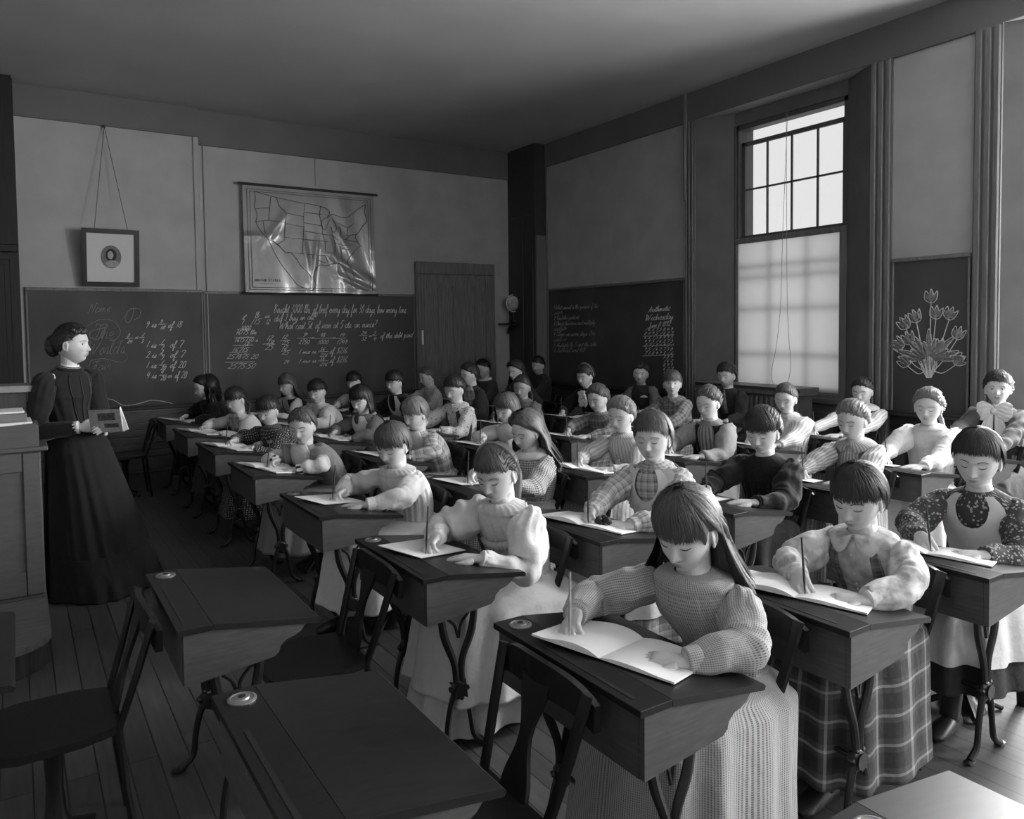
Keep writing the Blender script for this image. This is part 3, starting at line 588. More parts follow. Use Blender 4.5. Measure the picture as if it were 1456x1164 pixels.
# ------------------------------------------------------------------ globe on its bracket
g = on_y(729, 431, 9.42); gr = .105
r = empty('globe', (g[0], g[1], g[2]-.29), 0, 'small terrestrial globe on a wall shelf beside the door', 'globe')
b = MB(); b.ell((0, 0, .29), (gr, gr, gr), n=24, m=32)
mg = mat('globe_paper', .4, .25, .5, noise=.45, nscale=9); b.obj('globe_ball', mg, r)
b = MB(); t = np.linspace(-1.9, 1.5, 30); b.tube([(-.122*math.cos(k+.0), -.02, .29+.122*math.sin(k)) for k in t if True], [(.009, .003)]*30, 8, up=(0, 1, 0)); b.obj('meridian_ring', mat('meridian_metal', .5, .3, .6), r)
b = MB(); b.lathe([(.065, .0), (.07, .012), (.03, .03), (.014, .05), (.022, .08), (.012, .1), (.018, .13), (.01, .165)], (0, 0, 0), 20); b.obj('globe_stand', M['ink'], r)
b = MB(); b.box(-.16, .16, -.14, .16, -.02, 0, .006); b.tube([(0, .14, -.16), (0, .1, -.06), (0, -.06, -.02)], [.012]*3, 8); b.xf(np.eye(3), (g[0], g[1], g[2]-.292))
tag(b.obj('wall_shelf', M['ink']), 'small dark bracket shelf carrying the globe', 'shelf')
# ================================================================== DESKS AND CHAIRS
YR = [1.28, 2.39, 3.48, 4.68, 5.78, 6.84, 7.93]; DW = .63; ZT = .72
def lidz(dx): return ZT if dx < .09 else ZT-(dx-.09)*.151
def make_desk():
    r = empty('school_desk', (0, 0, 0))
    # lid: fixed strip + sloping lid with rounded nose
    b = MB(); b.box(-.012, .0895, -.006, DW+.006, ZT-.018, ZT, .0012); b.obj('fixed_strip', M['desktop'], r, smooth=False)
    b = MB(); pr = [(.0900, ZT-.018), (.0900, ZT), (.415, lidz(.415)), (.424, lidz(.42)-.008), (.418, lidz(.42)-.018)]
    b.prism(pr, 1, -.006, DW+.006); b.obj('desk_lid', M['desktop'], r, smooth=False)
    prof = [(.005, .545), (.27, .575), (.285, .587), (.29, .605), (.31, .622), (.335, .628), (.355, .638), (.37, .655), (.385, lidz(.385)-.018), (.09, ZT-.018), (.005, ZT-.018)]
    for y0 in (.0, DW-.018):
        b = MB(); b.prism(prof, 1, y0, y0+.018); b.obj('side_panel', M['deskwood'], r, smooth=False)
    b = MB(); b.box(.003, .018, .018, DW-.018, .545, ZT-.018); b.prism([(.018, .545), (.27, .574), (.27, .582), (.018, .555)], 1, .018, DW-.018); b.obj('front_panel', M['deskwood'], r, smooth=False)
    b = MB(); b.box(.012, .024, .05, .42, ZT-.0005, ZT+.0012); b.obj('pen_groove', M['ink'], r, smooth=False)
    b = MB(); b.lathe([(.034, 0), (.034, .003), (.028, .005), (.026, .0035), (.018, .0035), (.016, .007), (.008, .008), (.0, .008)], (.045, DW-.055, ZT), 22); w = b.obj('inkwell', M['brass'], r)
    b = MB(); b.lathe([(.009, .0), (.009, .002), (0, .002)], (.045, DW-.055, ZT+.0075), 10); b.obj('inkwell_hole', M['ink'], w)
    for y in (.085, DW-.085):      # cast iron side frames
        f = MB()
        f.tube(catm([(.10, y, .56), (.115, y, .46), (.155, y, .35), (.165, y, .27)], 14), [(.013, .011), (.017, .013), (.014, .012), (.014, .012)], 8, up=(0, 1, 0))
        f.tube(catm([(.25, y, .58), (.232, y, .46), (.19, y, .36), (.185, y, .27)], 14), [(.013, .011), (.017, .013), (.014, .012), (.014, .012)], 8, up=(0, 1, 0))
        f.tube([(.09, y, .562), (.26, y, .582)], [.014]*2, 6)
        f.ell((.175, y, .245), (.036, .017, .04)); f.lathe([(.026, -.02), (.022, .0), (.026, .02)], (.175, y, .245), 12, axis=1)
        for a in range(6): f.ell((.175+.034*math.cos(a), y, .245+.036*math.sin(a)), (.011, .015, .011), n=5, m=6)
        f.tube(catm([(.16, y, .24), (.14, y, .19), (.125, y, .12), (.115, y, .05), (.07, y, .012)], 16), [.014, .012, .011, .012, .014], 8, up=(0, 1, 0))
        f.tube(catm([(.19, y, .24), (.212, y, .19), (.225, y, .12), (.24, y, .05), (.285, y, .012)], 16), [.014, .012, .011, .012, .014], 8, up=(0, 1, 0))
        f.ell((.065, y, .009), (.03, .018, .009), n=6, m=8); f.ell((.29, y, .009), (.03, .018, .009), n=6, m=8)
        f.tube(catm([(.13, y, .52), (.16, y, .49), (.175, y, .44), (.185, y, .49), (.22, y, .53)], 14), [.006]*3, 6, up=(0, 1, 0))
        f.obj('iron_leg', M['iron'], r)
    b = MB(); b.tube([(.175, .085, .245), (.175, DW-.085, .245)], [.008]*2, 8); b.obj('tie_rod', M['iron'], r)
    return r
def make_chair():
    """seat for the pupil in front; its back stands just before the desk behind (x = 0); the sitter faces -x"""
    r = empty('school_chair', (0, 0, 0)); ym = DW/2
    w1, w0 = .205, .135
    # curved top rail
    P = []
    for t in np.linspace(-1, 1, 21):
        y = ym+t*w1; bow = -.02+.028*t*t; zt = .745-.04*t*t*t*t-.012*t*t; hb = .085-.02*t*t
        P.append([(bow-.009, y, zt-hb), (bow-.009+.004, y, zt), (bow+.009+.004, y, zt), (bow+.012, y, zt-hb)])
    b = MB(); b.grid(np.array(P), None, True, True, True); b.obj('top_rail', M['chair'], r)
    for s in (-1, 1):
        b = MB(); b.tube([(-.004, ym+s*(w1-.018), .72), (-.05, ym+s*(w1-.035), .56), (-.10, ym+s*(w0+.01), .40), (-.085, ym+s*w0, .2), (-.06, ym+s*w0, .0)], [(.019, .011)]*5, 8, up=(1, 0, 0)); b.obj('stile', M['chair'], r)
    b = MB(); P = []
    for t in np.linspace(0, 1, 12):
        x = -.02-.085*t; z = .69-.3*t; w = .04+.018*math.cos(t*PI*2.2)
        P.append([(x-.006, ym-w, z), (x+.006, ym-w, z), (x+.006, ym+w, z), (x-.006, ym+w, z)])
    b.grid(np.array(P), None, True, True, True); b.obj('back_splat', M['chair'], r)
    b = MB(); o = [(-.02, .13)]
    out = [(-.09, ym-.15), (-.2, ym-.185), (-.36, ym-.19), (-.42, ym-.165), (-.44, ym-.1), (-.44, ym+.1), (-.42, ym+.165), (-.36, ym+.19), (-.2, ym+.185), (-.09, ym+.15)]
    b.prism(out, 2, .385, .41); b.obj('seat', M['chair'], r, smooth=False)
    b = MB()
    b.lathe([(.06, .385), (.05, .36), (.028, .32), (.024, .2), (.03, .12), (.05, .05), (.085, .015), (.09, 0)], (-.27, ym, 0), 16)
    for a in range(4): b.tube(catm([(-.27, ym, .08), (-.27+.09*math.cos(a*PI/2+.78), ym+.09*math.sin(a*PI/2+.78), .035), (-.27+.15*math.cos(a*PI/2+.78), ym+.15*math.sin(a*PI/2+.78), .01)], 8), [.018, .014, .012], 8)
    b.obj('iron_pedestal', M['iron'], r)
    return r
# ================================================================== PEOPLE
M['skin'] = mat('skin', .54, .55, .3, noise=.05, nscale=20)
M['skin2'] = mat('skin_darker', .30, .55, .3, noise=.05, nscale=20)
for m_ in (M['skin'], M['skin2']):
    nt = m_.node_tree; b_ = nt.nodes['Principled BSDF']; at = nt.nodes.new('ShaderNodeAttribute'); at.attribute_name = 'tone'
    src = b_.inputs['Base Color'].links[0].from_socket; mx = nt.nodes.new('ShaderNodeMix'); mx.data_type = 'RGBA'; mx.blend_type = 'MULTIPLY'; mx.inputs[0].default_value = 1
    nt.links.new(src, mx.inputs[6]); nt.links.new(at.outputs['Color'], mx.inputs[7]); nt.links.new(mx.outputs[2], b_.inputs['Base Color']); b_.inputs['Subsurface Weight'].default_value = .0
M['brow'] = mat('brow_hair', .06, .7, .2); M['lash'] = mat('eyelashes', .05, .7, .2)
M['eyewhite'] = mat('eye_white', .6, .3, .5); M['iris'] = mat('iris', .03, .2, .5)
M['hairD'] = hairmat('dark_hair', .022); M['hairM'] = hairmat('brown_hair', .07); M['hairL'] = hairmat('fair_hair', .14); M['hairB'] = hairmat('black_hair', .010)
M['boot'] = mat('boot_leather', .02, .4, .4)
G2 = lambda x, s: np.exp(-(x/s)**2)
def rotm(yaw, pitch, roll=0):   # local forward +x; pitch > 0 looks down
    cy, sy, cp, sp, cr, sr = math.cos(yaw), math.sin(yaw), math.cos(pitch), math.sin(pitch), math.cos(roll), math.sin(roll)
    Rz = np.array([[cy, -sy, 0], [sy, cy, 0], [0, 0, 1]]); Ry = np.array([[cp, 0, sp], [0, 1, 0], [-sp, 0, cp]]); Rx = np.array([[1, 0, 0], [0, cr, -sr], [0, sr, cr]])
    return Rz @ Ry @ Rx
def skull(d):
    """d (...,3) unit directions -> head surface without features (metres, adult-ish child)"""
    x, y, z = d[..., 0], d[..., 1], d[..., 2]
    lo = np.clip(-z, 0, 1)
    wy = .077*(1-.30*lo**1.5); fx = np.where(x > 0, .086*(1-.02*lo), .102*(1-.30*lo))
    zz = np.where(z > 0, .108*z, .117*z)
    X = x*fx+np.where(x > 0, .012*lo*x, 0); Y = y*wy
    flat = np.clip(x, 0, 1)**3*.006*np.clip(1-abs(z)*1.2, 0, 1)
    return np.stack([X-flat+.004, Y, zz], -1)
def face(d, fw=1., eyes_open=False, nose=1., lid=1.):
    P = skull(d); x, y, z = P[..., 0].copy(), P[..., 1], P[..., 2]; ay = abs(y); fr = sst((d[..., 0]-.1)/.4)
    dx = np.zeros_like(x)
    dx += -.0098*G2(ay-.031, .014)*G2(z-.003, .012)
    hz = np.where(z > -.037, np.clip((.010-z)/.047, 0, 1)**1.15, np.clip(1-(-.037-z)/.010, 0, 1)**.8)*nose
    dx += .0225*hz*np.exp(-np.abs(y/np.where(z > -.03, .0085+.0035*hz, .0105))**2.2)
    dx += .0065*G2(ay-.0115, .0055)*G2(z+.0365, .006)
    dx += .0038*G2(z-.0165, .007)*G2(ay-.026, .022); dx += .004*G2(ay-.036, .016)*G2(z+.032, .016)
    lw = G2(y, .019)
    dx += .0060*lw*(G2(z+.0575, .0038)+1.05*G2(z+.0665, .0046)) - .0035*G2(y, .022)*G2(z+.0618, .0016) + .003*lw*G2(z+.061, .012)
    dx += .0072*G2(y, .018)*G2(z+.0935, .011) - .0025*G2(y, .016)*G2(z+.0785, .005)
    dx += (.0078 if not eyes_open else .0045)*lid*G2(ay-.031, .0115)*G2(z+.001, .0078)
    x = x+dx*fr
    return np.stack([x, y*fw, z], -1)
def dirs(nt_, na):
    t = np.linspace(-PI/2, PI/2, nt_); a = np.linspace(-PI, PI, na, endpoint=False)
    return np.stack([np.outer(np.cos(t), np.cos(a)), np.outer(np.cos(t), np.sin(a)), np.outer(np.sin(t), np.ones(na))], -1)
def front_pt(y, z, **k):
    """point of the face surface at given lateral y and height z"""
    d = np.array([1., y/.077, z/.112]); 
    for _ in range(6):
        p = face(nrm(d)[None], **k)[0]; d = nrm(d); d[1] += (y-p[1])/.08; d[2] += (z-p[2])/.11
    return face(nrm(d)[None], **k)[0]
def hand(b, W, dirf, back, s, pose, thumb):
    """W wrist, dirf finger direction, back = normal of the back of the hand, thumb = side of the thumb (+-1 along side)"""
    f = nrm(dirf); n = nrm(np.asarray(back, float)-np.dot(back, f)*f); sd = np.cross(f, n)*thumb
    s = s*.92
    b.tube(catm([W-f*.02, W, W+f*.03*s, W+f*.065*s, W+f*.080*s], 9), [(.0215*s, .0155*s), (.024*s, .0155*s), (.033*s, .0145*s), (.036*s, .0125*s), (.034*s, .009*s)], 12, up=n)
    L = [.066, .073, .068, .052]; off = [.026, .009, -.0085, -.025]; adv = [.074, .079, .075, .066]
    for k in range(4):
        B = W+(f*adv[k]+sd*off[k])*s; l = L[k]*s
        if pose == 'flat': c = (.10+.05*k, .28, .18); spread = .20*(off[k]/.026)
        elif pose == 'pen': c = ((.45, .75, .35), (.55, .85, .5), (.7, 1.0, .6), (.8, 1.1, .7))[k]; spread = .05*(off[k]/.026)
        else: c = (.35+.08*k, .6, .45); spread = .06
        g = nrm(f+sd*spread); p = [B-g*.012, B]; a = 0
        for seg, fr in zip(c, (.45, .31, .24)):
            a += seg; p.append(p[-1]+(g*math.cos(a)-n*math.sin(a))*l*fr)
        b.tube(catm(p, 11), [.0088*s, .0088*s, .0082*s, .0078*s, .0058*s], 9, up=n)
    B = W+(f*.022+sd*.024-n*.003)*s
    if pose == 'pen': tp = [B, B+(f*.022+sd*.012-n*.012)*s, B+(f*.048+sd*.008-n*.024)*s, B+(f*.066-sd*.002-n*.034)*s]
    else: tp = [B, B+(f*.02+sd*.018-n*.003)*s, B+(f*.043+sd*.026-n*.005)*s, B+(f*.058+sd*.026-n*.008)*s]
    b.tube(catm(tp, 9), [.013*s, .0115*s, .0095*s, .0065*s], 9, up=n)
    return W+(f*.105-n*.035+sd*.01)*s
def ik(S, W, u, l, pole):
    d = W-S; L = np.linalg.norm(d); L2 = min(L, (u+l)*.985); a = (u*u-l*l+L2*L2)/(2*L2); h = math.sqrt(max(0, u*u-a*a)); dn = d/L
    p = np.asarray(pole, float); p = nrm(p-np.dot(p, dn)*dn); return S+dn*a+p*h
def folds(P, amp, seed, fh=30., fv=9., N=None):
    """soft cloth folds pushed along radial direction from the sweep axis"""
    r_ = np.random.RandomState(seed); n, m = P.shape[:2]; c = P.mean(1, keepdims=True); rad = P-c; L = np.maximum(1e-6, np.linalg.norm(rad, axis=-1, keepdims=True)); rad = rad/L
    d = 0
    for k in range(5):
        w = r_.uniform(-1, 1, 3)*np.array([fh, fh, fv]); d = d+np.sin((P*w).sum(-1)*1.0+r_.uniform(0, 6)+1.5*np.sin((P*w[[1, 2, 0]]*.35).sum(-1)))
    d = np.tanh(d/2)
    return P+rad*(amp*d)[..., None]
class Figure:
    def __init__(s, name, label, cat, loc, rz):
        s.root = None; s.name = name; s.label = label; s.cat = cat; s.loc = loc; s.rz = rz
    def build_head(s, Hc, R, k, N, style, near, opts):
        s.Hc, s.R, s.k = np.array(Hc, float), R, k
        H = lambda P: s.Hc+(np.asarray(P)*k) @ R.T
        s.H = H; b = s.body = MB()
        fk = dict(fw=opts.get('fw', 1.), eyes_open=opts.get('open', False), nose=opts.get('nose', 1.)); s.fk = fk
        dn = (100, 140) if near else (48, 64)
        b.grid(H(face(dirs(*dn), **fk)), None, True)
        for sd in (-1, 1):   # ears
            t = np.linspace(-2.2, 1.9, 14); e = MB()
            e.ell((-.002, sd*.076, -.012), (.016, .006, .026), rotm(sd*.35, .15), 8, 12)
            e.tube([(-.002-.013*math.cos(a), sd*(.0795+.003*math.cos(a)), -.012+.025*math.sin(a)) for a in t], [.0032]*14, 6, up=(0, 1, 0))
            e.ell((.004, sd*.078, -.036), (.007, .0045, .009), None, 6, 8)
            o = b.n; e.v = [tuple(H(p)) for p in e.v]; b.v += e.v; b.f += [tuple(o+i for i in f) for f in e.f]; b.uv += e.uv; b.n += e.n
        nk = H((-.022, 0, -.06)); nk2 = H((-.026, 0, -.10))
        rn = opts.get('neck', .043)*k
        b.tube(catm([nk, nk2*.6+N*.4+0, N+np.array([0, 0, .01]), N+np.array([-.005, 0, -.06]), N+np.array([-.01, 0, -.12])], 12), [rn, rn, rn*1.05, (.10*k, .055), (.11*k, .06)], 20, up=(1, 0, 0))
        s.N = N
    def finish_body(s, near, dark=False):
        vox = .0027 if near else .0048
        me = s.body.mesh('tmp'); o = bpy.data.objects.new('person', me); C.objects.link(o)
        md = o.modifiers.new('r', 'REMESH'); md.mode = 'VOXEL'; md.voxel_size = vox; md.use_smooth_shade = True
        sm = o.modifiers.new('s', 'SMOOTH'); sm.iterations = 2 if near else 1; sm.factor = .5
        dg = bpy.context.evaluated_depsgraph_get(); dg.update(); ev = o.evaluated_get(dg); nm = bpy.data.meshes.new_from_object(ev)
        o.modifiers.clear(); o.data = nm; bpy.data.meshes.remove(me)
        nv = len(nm.vertices); V = np.zeros(nv*3, np.float32); nm.vertices.foreach_get('co', V); V = V.reshape(-1, 3)
        L = ((V-s.Hc) @ s.R)/s.k; tone = np.ones(nv)
        fr = (L[:, 0] > .03) & (abs(L[:, 1]) < .075) & (abs(L[:, 2]) < .12)
        lip = G2(L[:, 1], .021)**2*np.clip(1.25-((L[:, 2]+.062)/.0095)**2, 0, 1); tone = tone*(1-.48*np.where(fr, np.clip(lip*1.3, 0, 1), 0))
        tone = tone*(1-.10*np.where(fr, G2(abs(L[:, 1])-.035, .014)*G2(L[:, 2]+.032, .014), 0))
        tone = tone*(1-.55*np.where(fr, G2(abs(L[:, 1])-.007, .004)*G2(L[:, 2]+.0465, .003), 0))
        col = nm.color_attributes.new('tone', 'FLOAT_COLOR', 'POINT'); c4 = np.stack([tone, tone, tone, np.ones(nv)], 1).astype(np.float32); col.data.foreach_set('color', c4.reshape(-1))
        nm.materials.clear(); nm.materials.append(M['skin2' if dark else 'skin']); nm.polygons.foreach_set('use_smooth', [True]*len(nm.polygons)); nm.name = 'person'
        o.location = [float(a) for a in s.loc]; o.rotation_euler = (0, 0, s.rz); tag(o, s.label, s.cat)
        s.root = o
    def brows(s, op=False, hair='M'):
        for sd in (-1, 1):
            b = MB(); e = MB()
            pts = [front_pt(sd*y, z, **s.fk)+np.array([.0008, 0, 0]) for y, z in ((.014, .0150), (.022, .0190), (.032, .0205), (.042, .0185), (.050, .013))]
            b.tube(s.H(catm(pts, 12)), [(.0014, .0022), (.0014, .0036), (.0013, .0032), (.001, .0016)], 6, up=(1, 0, 0))
            zl = -.0065 if not op else .0045
            pts = [front_pt(sd*y, zl+dz, **s.fk)+np.array([.0006, 0, 0]) for y, dz in ((.0185, .0018), (.025, -.0012), (.032, -.0022), (.039, -.001), (.0455, .0024))]
            e.tube(s.H(catm(pts, 14)), [.0009, .0017, .0018, .0015, .0008], 6, up=(1, 0, 0))
            if not op:
                pts = [front_pt(sd*y, .0075+dz, **s.fk)-np.array([.0004, 0, 0]) for y, dz in ((.020, -.001), (.027, .0018), (.036, .0018), (.045, -.002))]
                e.tube(s.H(catm(pts, 12)), [.0005, .0008, .0005], 5, up=(1, 0, 0))
            if op:
                w = MB(); c = front_pt(sd*.031, -.001, **s.fk); w.ell(c-np.array([.0055, 0, 0]), (.0085, .0105, .0058), None, 10, 14); w.v = [tuple(p) for p in s.H(w.v)]; w.obj('eye', M['eyewhite'], s.root)
                w = MB(); w.ell(c+np.array([.0012, s.gz, .0003]), (.0028, .0046, .0050), None, 8, 12); w.v = [tuple(p) for p in s.H(w.v)]; w.obj('iris', M['iris'], s.root)
                pts = [front_pt(sd*y, -.0062+dz, **s.fk)+np.array([.0004, 0, 0]) for y, dz in ((.022, .001), (.031, -.001), (.041, .0015))]; e.tube(s.H(catm(pts, 10)), [.0007]*3, 5, up=(1, 0, 0))
            b.obj('eyebrow', M['hair'+('M' if hair == 'L' else hair)], s.root); e.obj('eyelash', M['lash'], s.root)
    gz = 0.
    def hair(s, style, tone, near, seed=0):
        rs = np.random.RandomState(seed+5); n, m = (80, 130) if near else (40, 64)
        sty = style['front']; tail = style.get('tail', 'none'); k = s.k; N = s.N; vol = style.get('vol', .012)
        if sty == 'bangs': xs, ys = [0, .75, 1.0, 1.25, 1.5, 1.75, 2.1, PI], [.24, .24, .20, .10, .20, -.20, -.50, -.58]
        elif sty == 'short': xs, ys = [0, .6, .95, 1.2, 1.5, 1.75, 2.1, PI], [.46, .44, .34, .12, .20, -.15, -.46, -.54]
        elif sty == 'blunt': xs, ys = [0, .85, 1.0, 1.2, 1.4, 1.8, 2.1, PI], [.17, .17, .10, -.25, .10, -.1, -.5, -.6]
        else: xs, ys = [0, .4, .85, 1.1, 1.3, 1.5, 1.75, 2.1, PI], [.66, .62, .46, .30, .16, .24, -.12, -.44, -.52]
        HL = lambda th: np.interp(abs(th), xs, ys)
        def surf(th, ph, off):
            d = np.stack([np.cos(ph)*np.cos(th), np.cos(ph)*np.sin(th), np.sin(ph)], -1); P = skull(d)
            Nn = d/np.array([.085, .077, .11]); Nn = Nn/np.linalg.norm(Nn, axis=-1, keepdims=True)
            P = P+Nn*np.asarray(off)[..., None]; P[..., 1] *= s.fk['fw']; return P
        def thick(th, ph):
            d0 = np.cos(ph)*np.cos(th); t = vol*(1+.30*np.clip(-d0, 0, 1))+.005*np.clip(np.sin(ph), 0, 1)
            t = t*(1-.62*(1-sst((ph-HL(th))/.75))*(abs(th) < 1.5))
            if sty == 'none': t = t+.008*np.exp(-((ph-HL(th)-.30)/.25)**2)*(abs(th) < 1.1)*(vol/.015)
            return t
        d = dirs(n, m); th = np.arctan2(d[..., 1], d[..., 0]); ph = np.arcsin(np.clip(d[..., 2], -1, 1))
        cov = sst((ph-HL(th)-.02)/.14); t = thick(th, ph)*(.86+.16*sst((ph-.9)/.4))
        rip = .0010*np.sin(th*46+3*np.sin(ph*5)+seed)
        if style.get('curly'): q = skull(d); rip = .004*(np.sin(q[..., 0]*210+seed)*np.sin(q[..., 1]*190+1)*np.sin(q[..., 2]*200+2))+.003*np.sin(q[..., 1]*330+q[..., 2]*260)
        P = surf(th, ph, (t+rip)*cov-.006*(1-cov)); b = MB(); b.grid(s.H(P), None, True)
        hd = lambda x, y, z: s.H(np.array((x, y, z)))
        dwn = np.array([0, 0, -1.]); bk = -(s.R[:, 0]*np.array([1, 1, 0])); bk = nrm(bk); sdv = nrm(s.R[:, 1]*np.array([1, 1, 0]))
        cen = s.H(np.array([-.01, 0, .0]))
        def lay(PP, w):   # PP (S, n, 3) strand centre lines -> three-sided tapering locks
            S_, n_ = PP.shape[:2]; T = np.gradient(PP, axis=1); T /= np.maximum(1e-9, np.linalg.norm(T, axis=2))[..., None]
            out = PP-cen; out -= (out*T).sum(-1, keepdims=True)*T; out /= np.maximum(1e-9, np.linalg.norm(out, axis=2))[..., None]; sd = np.cross(T, out)
            u = np.linspace(0, 1, n_); tw = (np.minimum(1, .55+u*2)*np.clip((1.02-u)*3.2, .12, 1))[None, :, None]*np.asarray(w).reshape(-1, 1, 1)
            V = np.stack([PP+sd*tw, PP+out*tw*.55, PP-sd*tw], 2)
            idx = np.arange(S_*n_*3).reshape(S_, n_, 3); o = b.n; b.v += [tuple(p) for p in V.reshape(-1, 3).tolist()]; b.n += S_*n_*3
            q0 = np.stack([idx[:, :-1, :2], idx[:, :-1, 1:], idx[:, 1:, 1:], idx[:, 1:, :2]], -1).reshape(-1, 4)+o
            b.f += [tuple(r) for r in q0.tolist()]; b.uv += [(0., 0.)]*(4*len(q0))
        ns = 620 if near else 170; nn = 12 if near else 8; u = np.linspace(0, 1, nn)[None, :]; cr = style.get('curly')
        pulled = tail in ('bun', 'pony', 'braid')
        wl = (.0030 if near else .0062)*k
        def wave(PP, a=.0016): return PP+(np.sin(np.linspace(0, 7, nn)[None, :, None]+rs.uniform(0, 6, (len(PP), 1, 3)))*a*k)
        # fringe and crown locks
        if sty != 'none':
            S_ = int(ns*.42); t0 = rs.uniform(-1.05, 1.05, S_)[:, None]; t1 = t0+rs.uniform(-.05, .05, (S_, 1)); top = rs.uniform(1.0, 1.5, (S_, 1)); end = HL(t0)+rs.uniform(-.07, .05, (S_, 1))*(1.0 if sty != 'blunt' else .7)
            ph_ = top+(end-top)*u; th_ = t0*(1-u)*.9+t1*u+t0*.1; off = thick(th_, ph_)*(rs.uniform(.86, 1.12, (S_, 1)))+.002
            lay(wave(s.H(surf(th_, ph_, off))), rs.uniform(.6, 1.2, S_)*wl)
        if pulled:
            S_ = int(ns*.62); t0 = rs.uniform(-1.9, 1.9, S_)[:, None]; p0 = HL(t0)+rs.uniform(-.02, .9 if sty != 'none' else .5, (S_, 1))*(1 if sty != 'none' or True else 0); p0 = np.minimum(p0, 1.35)
            if sty != 'none': p0 = np.where(abs(t0) < 1.0, rs.uniform(.9, 1.4, (S_, 1)), p0)
            d0 = np.stack([np.cos(p0)*np.cos(t0), np.cos(p0)*np.sin(t0), np.sin(p0)], -1); dB = nrm([-1., 0, .12 if tail == 'bun' else -.25])
            D = d0*(1-u[..., None])+dB*u[..., None]+np.array([0, 0, .35])*(np.sin(PI*u)[..., None])*np.clip(np.cos(t0), 0, 1)[..., None]; D /= np.linalg.norm(D, axis=-1, keepdims=True)
            th_, ph_ = np.arctan2(D[..., 1], D[..., 0]), np.arcsin(np.clip(D[..., 2], -1, 1)); off = thick(th_, ph_)*rs.uniform(.86, 1.1, (S_, 1))*np.clip(u*5+.25, 0, 1)
            lay(wave(s.H(surf(th_, ph_, off)), .0024), rs.uniform(.6, 1.2, S_)*wl)
        elif tail != 'bush':
            S_ = int(ns*(1.25 if tail in ('long', 'wavy') else .75)); t0 = (rs.uniform((1.0 if tail != 'long' else 1.12) if sty != 'none' else .1, PI, S_)*rs.choice([-1, 1], S_))[:, None]; top = rs.uniform(1.0, 1.45, (S_, 1))
            if sty == 'none': top = np.maximum(HL(t0)+.25, top)
            if tail in ('long', 'wavy', 'bob'):
                Lh = (style.get('len', .12) if tail != 'bob' else .015)+.02; e = np.full((S_, 1), -.08); n1 = nn//2; uu = np.linspace(0, 1, n1)[None, :]
                if sty == 'none': ts = t0+(np.sign(t0)*np.maximum(abs(t0), 1.35)-t0)*uu
                else: ts = t0+0*uu
                behind = np.sign(t0)*np.maximum(abs(t0), 1.45 if tail == 'bob' else 1.86); ts = ts+(behind-ts)*uu**(1.6 if tail != 'bob' else 3)
                ph_ = top+(e-top)*uu; off = thick(ts, ph_)*rs.uniform(.86, 1.2, (S_, 1))+.002; A = s.H(surf(ts, ph_, off)); E_ = A[:, -1:]
                out = E_-cen; out[..., 2] = 0; out /= np.linalg.norm(out, axis=-1, keepdims=True); v = np.linspace(0, 1, nn-n1+1)[1:][None, :, None]; Lr = Lh*rs.uniform(.75, 1.08, (S_, 1, 1))+.075*k
                B = E_+sdv*np.sign(t0)[..., None]*.034*v*rs.uniform(.3, 1.3, (S_, 1, 1))+dwn*Lr*v+out*(.004+.044*v**2 if tail != 'bob' else -.018*v*v)+(bk*.028*v*(Lr/.2) if tail != 'bob' else 0)
                if tail == 'wavy': B = B+sdv*.010*np.sin(v*8+rs.uniform(0, 1.2, (S_, 1, 1)))+out*.02*v
                lay(wave(np.concatenate([A, B], 1)), rs.uniform(.7, 1.4, S_)*wl*(1.25 if tail == 'bob' else 1.75))
            else:
                end = HL(t0)+rs.uniform(-.10, .03, (S_, 1)); ph_ = top+(end-top)*u; th_ = t0+0*u; off = thick(th_, ph_)*rs.uniform(.86, 1.12, (S_, 1))+.0015
                lay(wave(s.H(surf(th_, ph_, off))), rs.uniform(.6, 1.2, S_)*wl)
        def strand(pts, rad, sg=18, up=None, ribs=9):
            nq = 30; Q, UV = sweep(catm(pts, nq), rad, sg, bk if up is None else up); a = np.linspace(0, 2*PI, sg, endpoint=False)
            c = Q.mean(1, keepdims=True); Q = c+(Q-c)*(1+.08*np.sin(a*ribs+seed)[None, :, None]+.04*np.sin(np.linspace(0, 9, nq))[:, None, None]); b.grid(Q, UV, True, True, True)
        if tail in ('long', 'wavy'):
            Lh = style.get('len', .24)
            strand([hd(-.06, 0, .06), hd(-.084, 0, -.01), hd(-.080, 0, -.07), N+bk*.068+[0, 0, .02], N+bk*.080+dwn*Lh*.5, N+bk*.085+dwn*Lh*.85], [(.05*k, .024), (.070*k, .028), (.080*k, .026), (.092*k, .022), (.088*k, .018), (.06*k, .010)], 40)
            for sd in (-1, 1):
                strand([hd(-.03, sd*.060, .05), hd(-.040, sd*.074, -.01), hd(-.05, sd*.072, -.06), N+sdv*sd*.070*k+bk*.05+[0, 0, .02], N+sdv*sd*.072+bk*.062+dwn*Lh*.55], [(.02, .014), (.030, .014), (.034, .014), (.034, .012), (.014, .006)], 24)
        elif tail == 'bob':
            strand([hd(-.07, 0, .04), hd(-.090, 0, -.02), hd(-.080, 0, -.07), hd(-.062, 0, -.100)], [(.05*k, .02), (.070*k, .024), (.066*k, .022), (.05*k, .012)], 28)
        elif tail == 'pony':
            strand([hd(-.09, 0, .0), hd(-.112, 0, -.03), hd(-.105, .012, -.08), N+bk*.075+[0, .02, .0], N+bk*.085+dwn*.07], [(.02, .02), (.032, .024), (.036, .024), (.034, .02), (.008, .008)], 26, ribs=11)
        elif tail == 'braid':
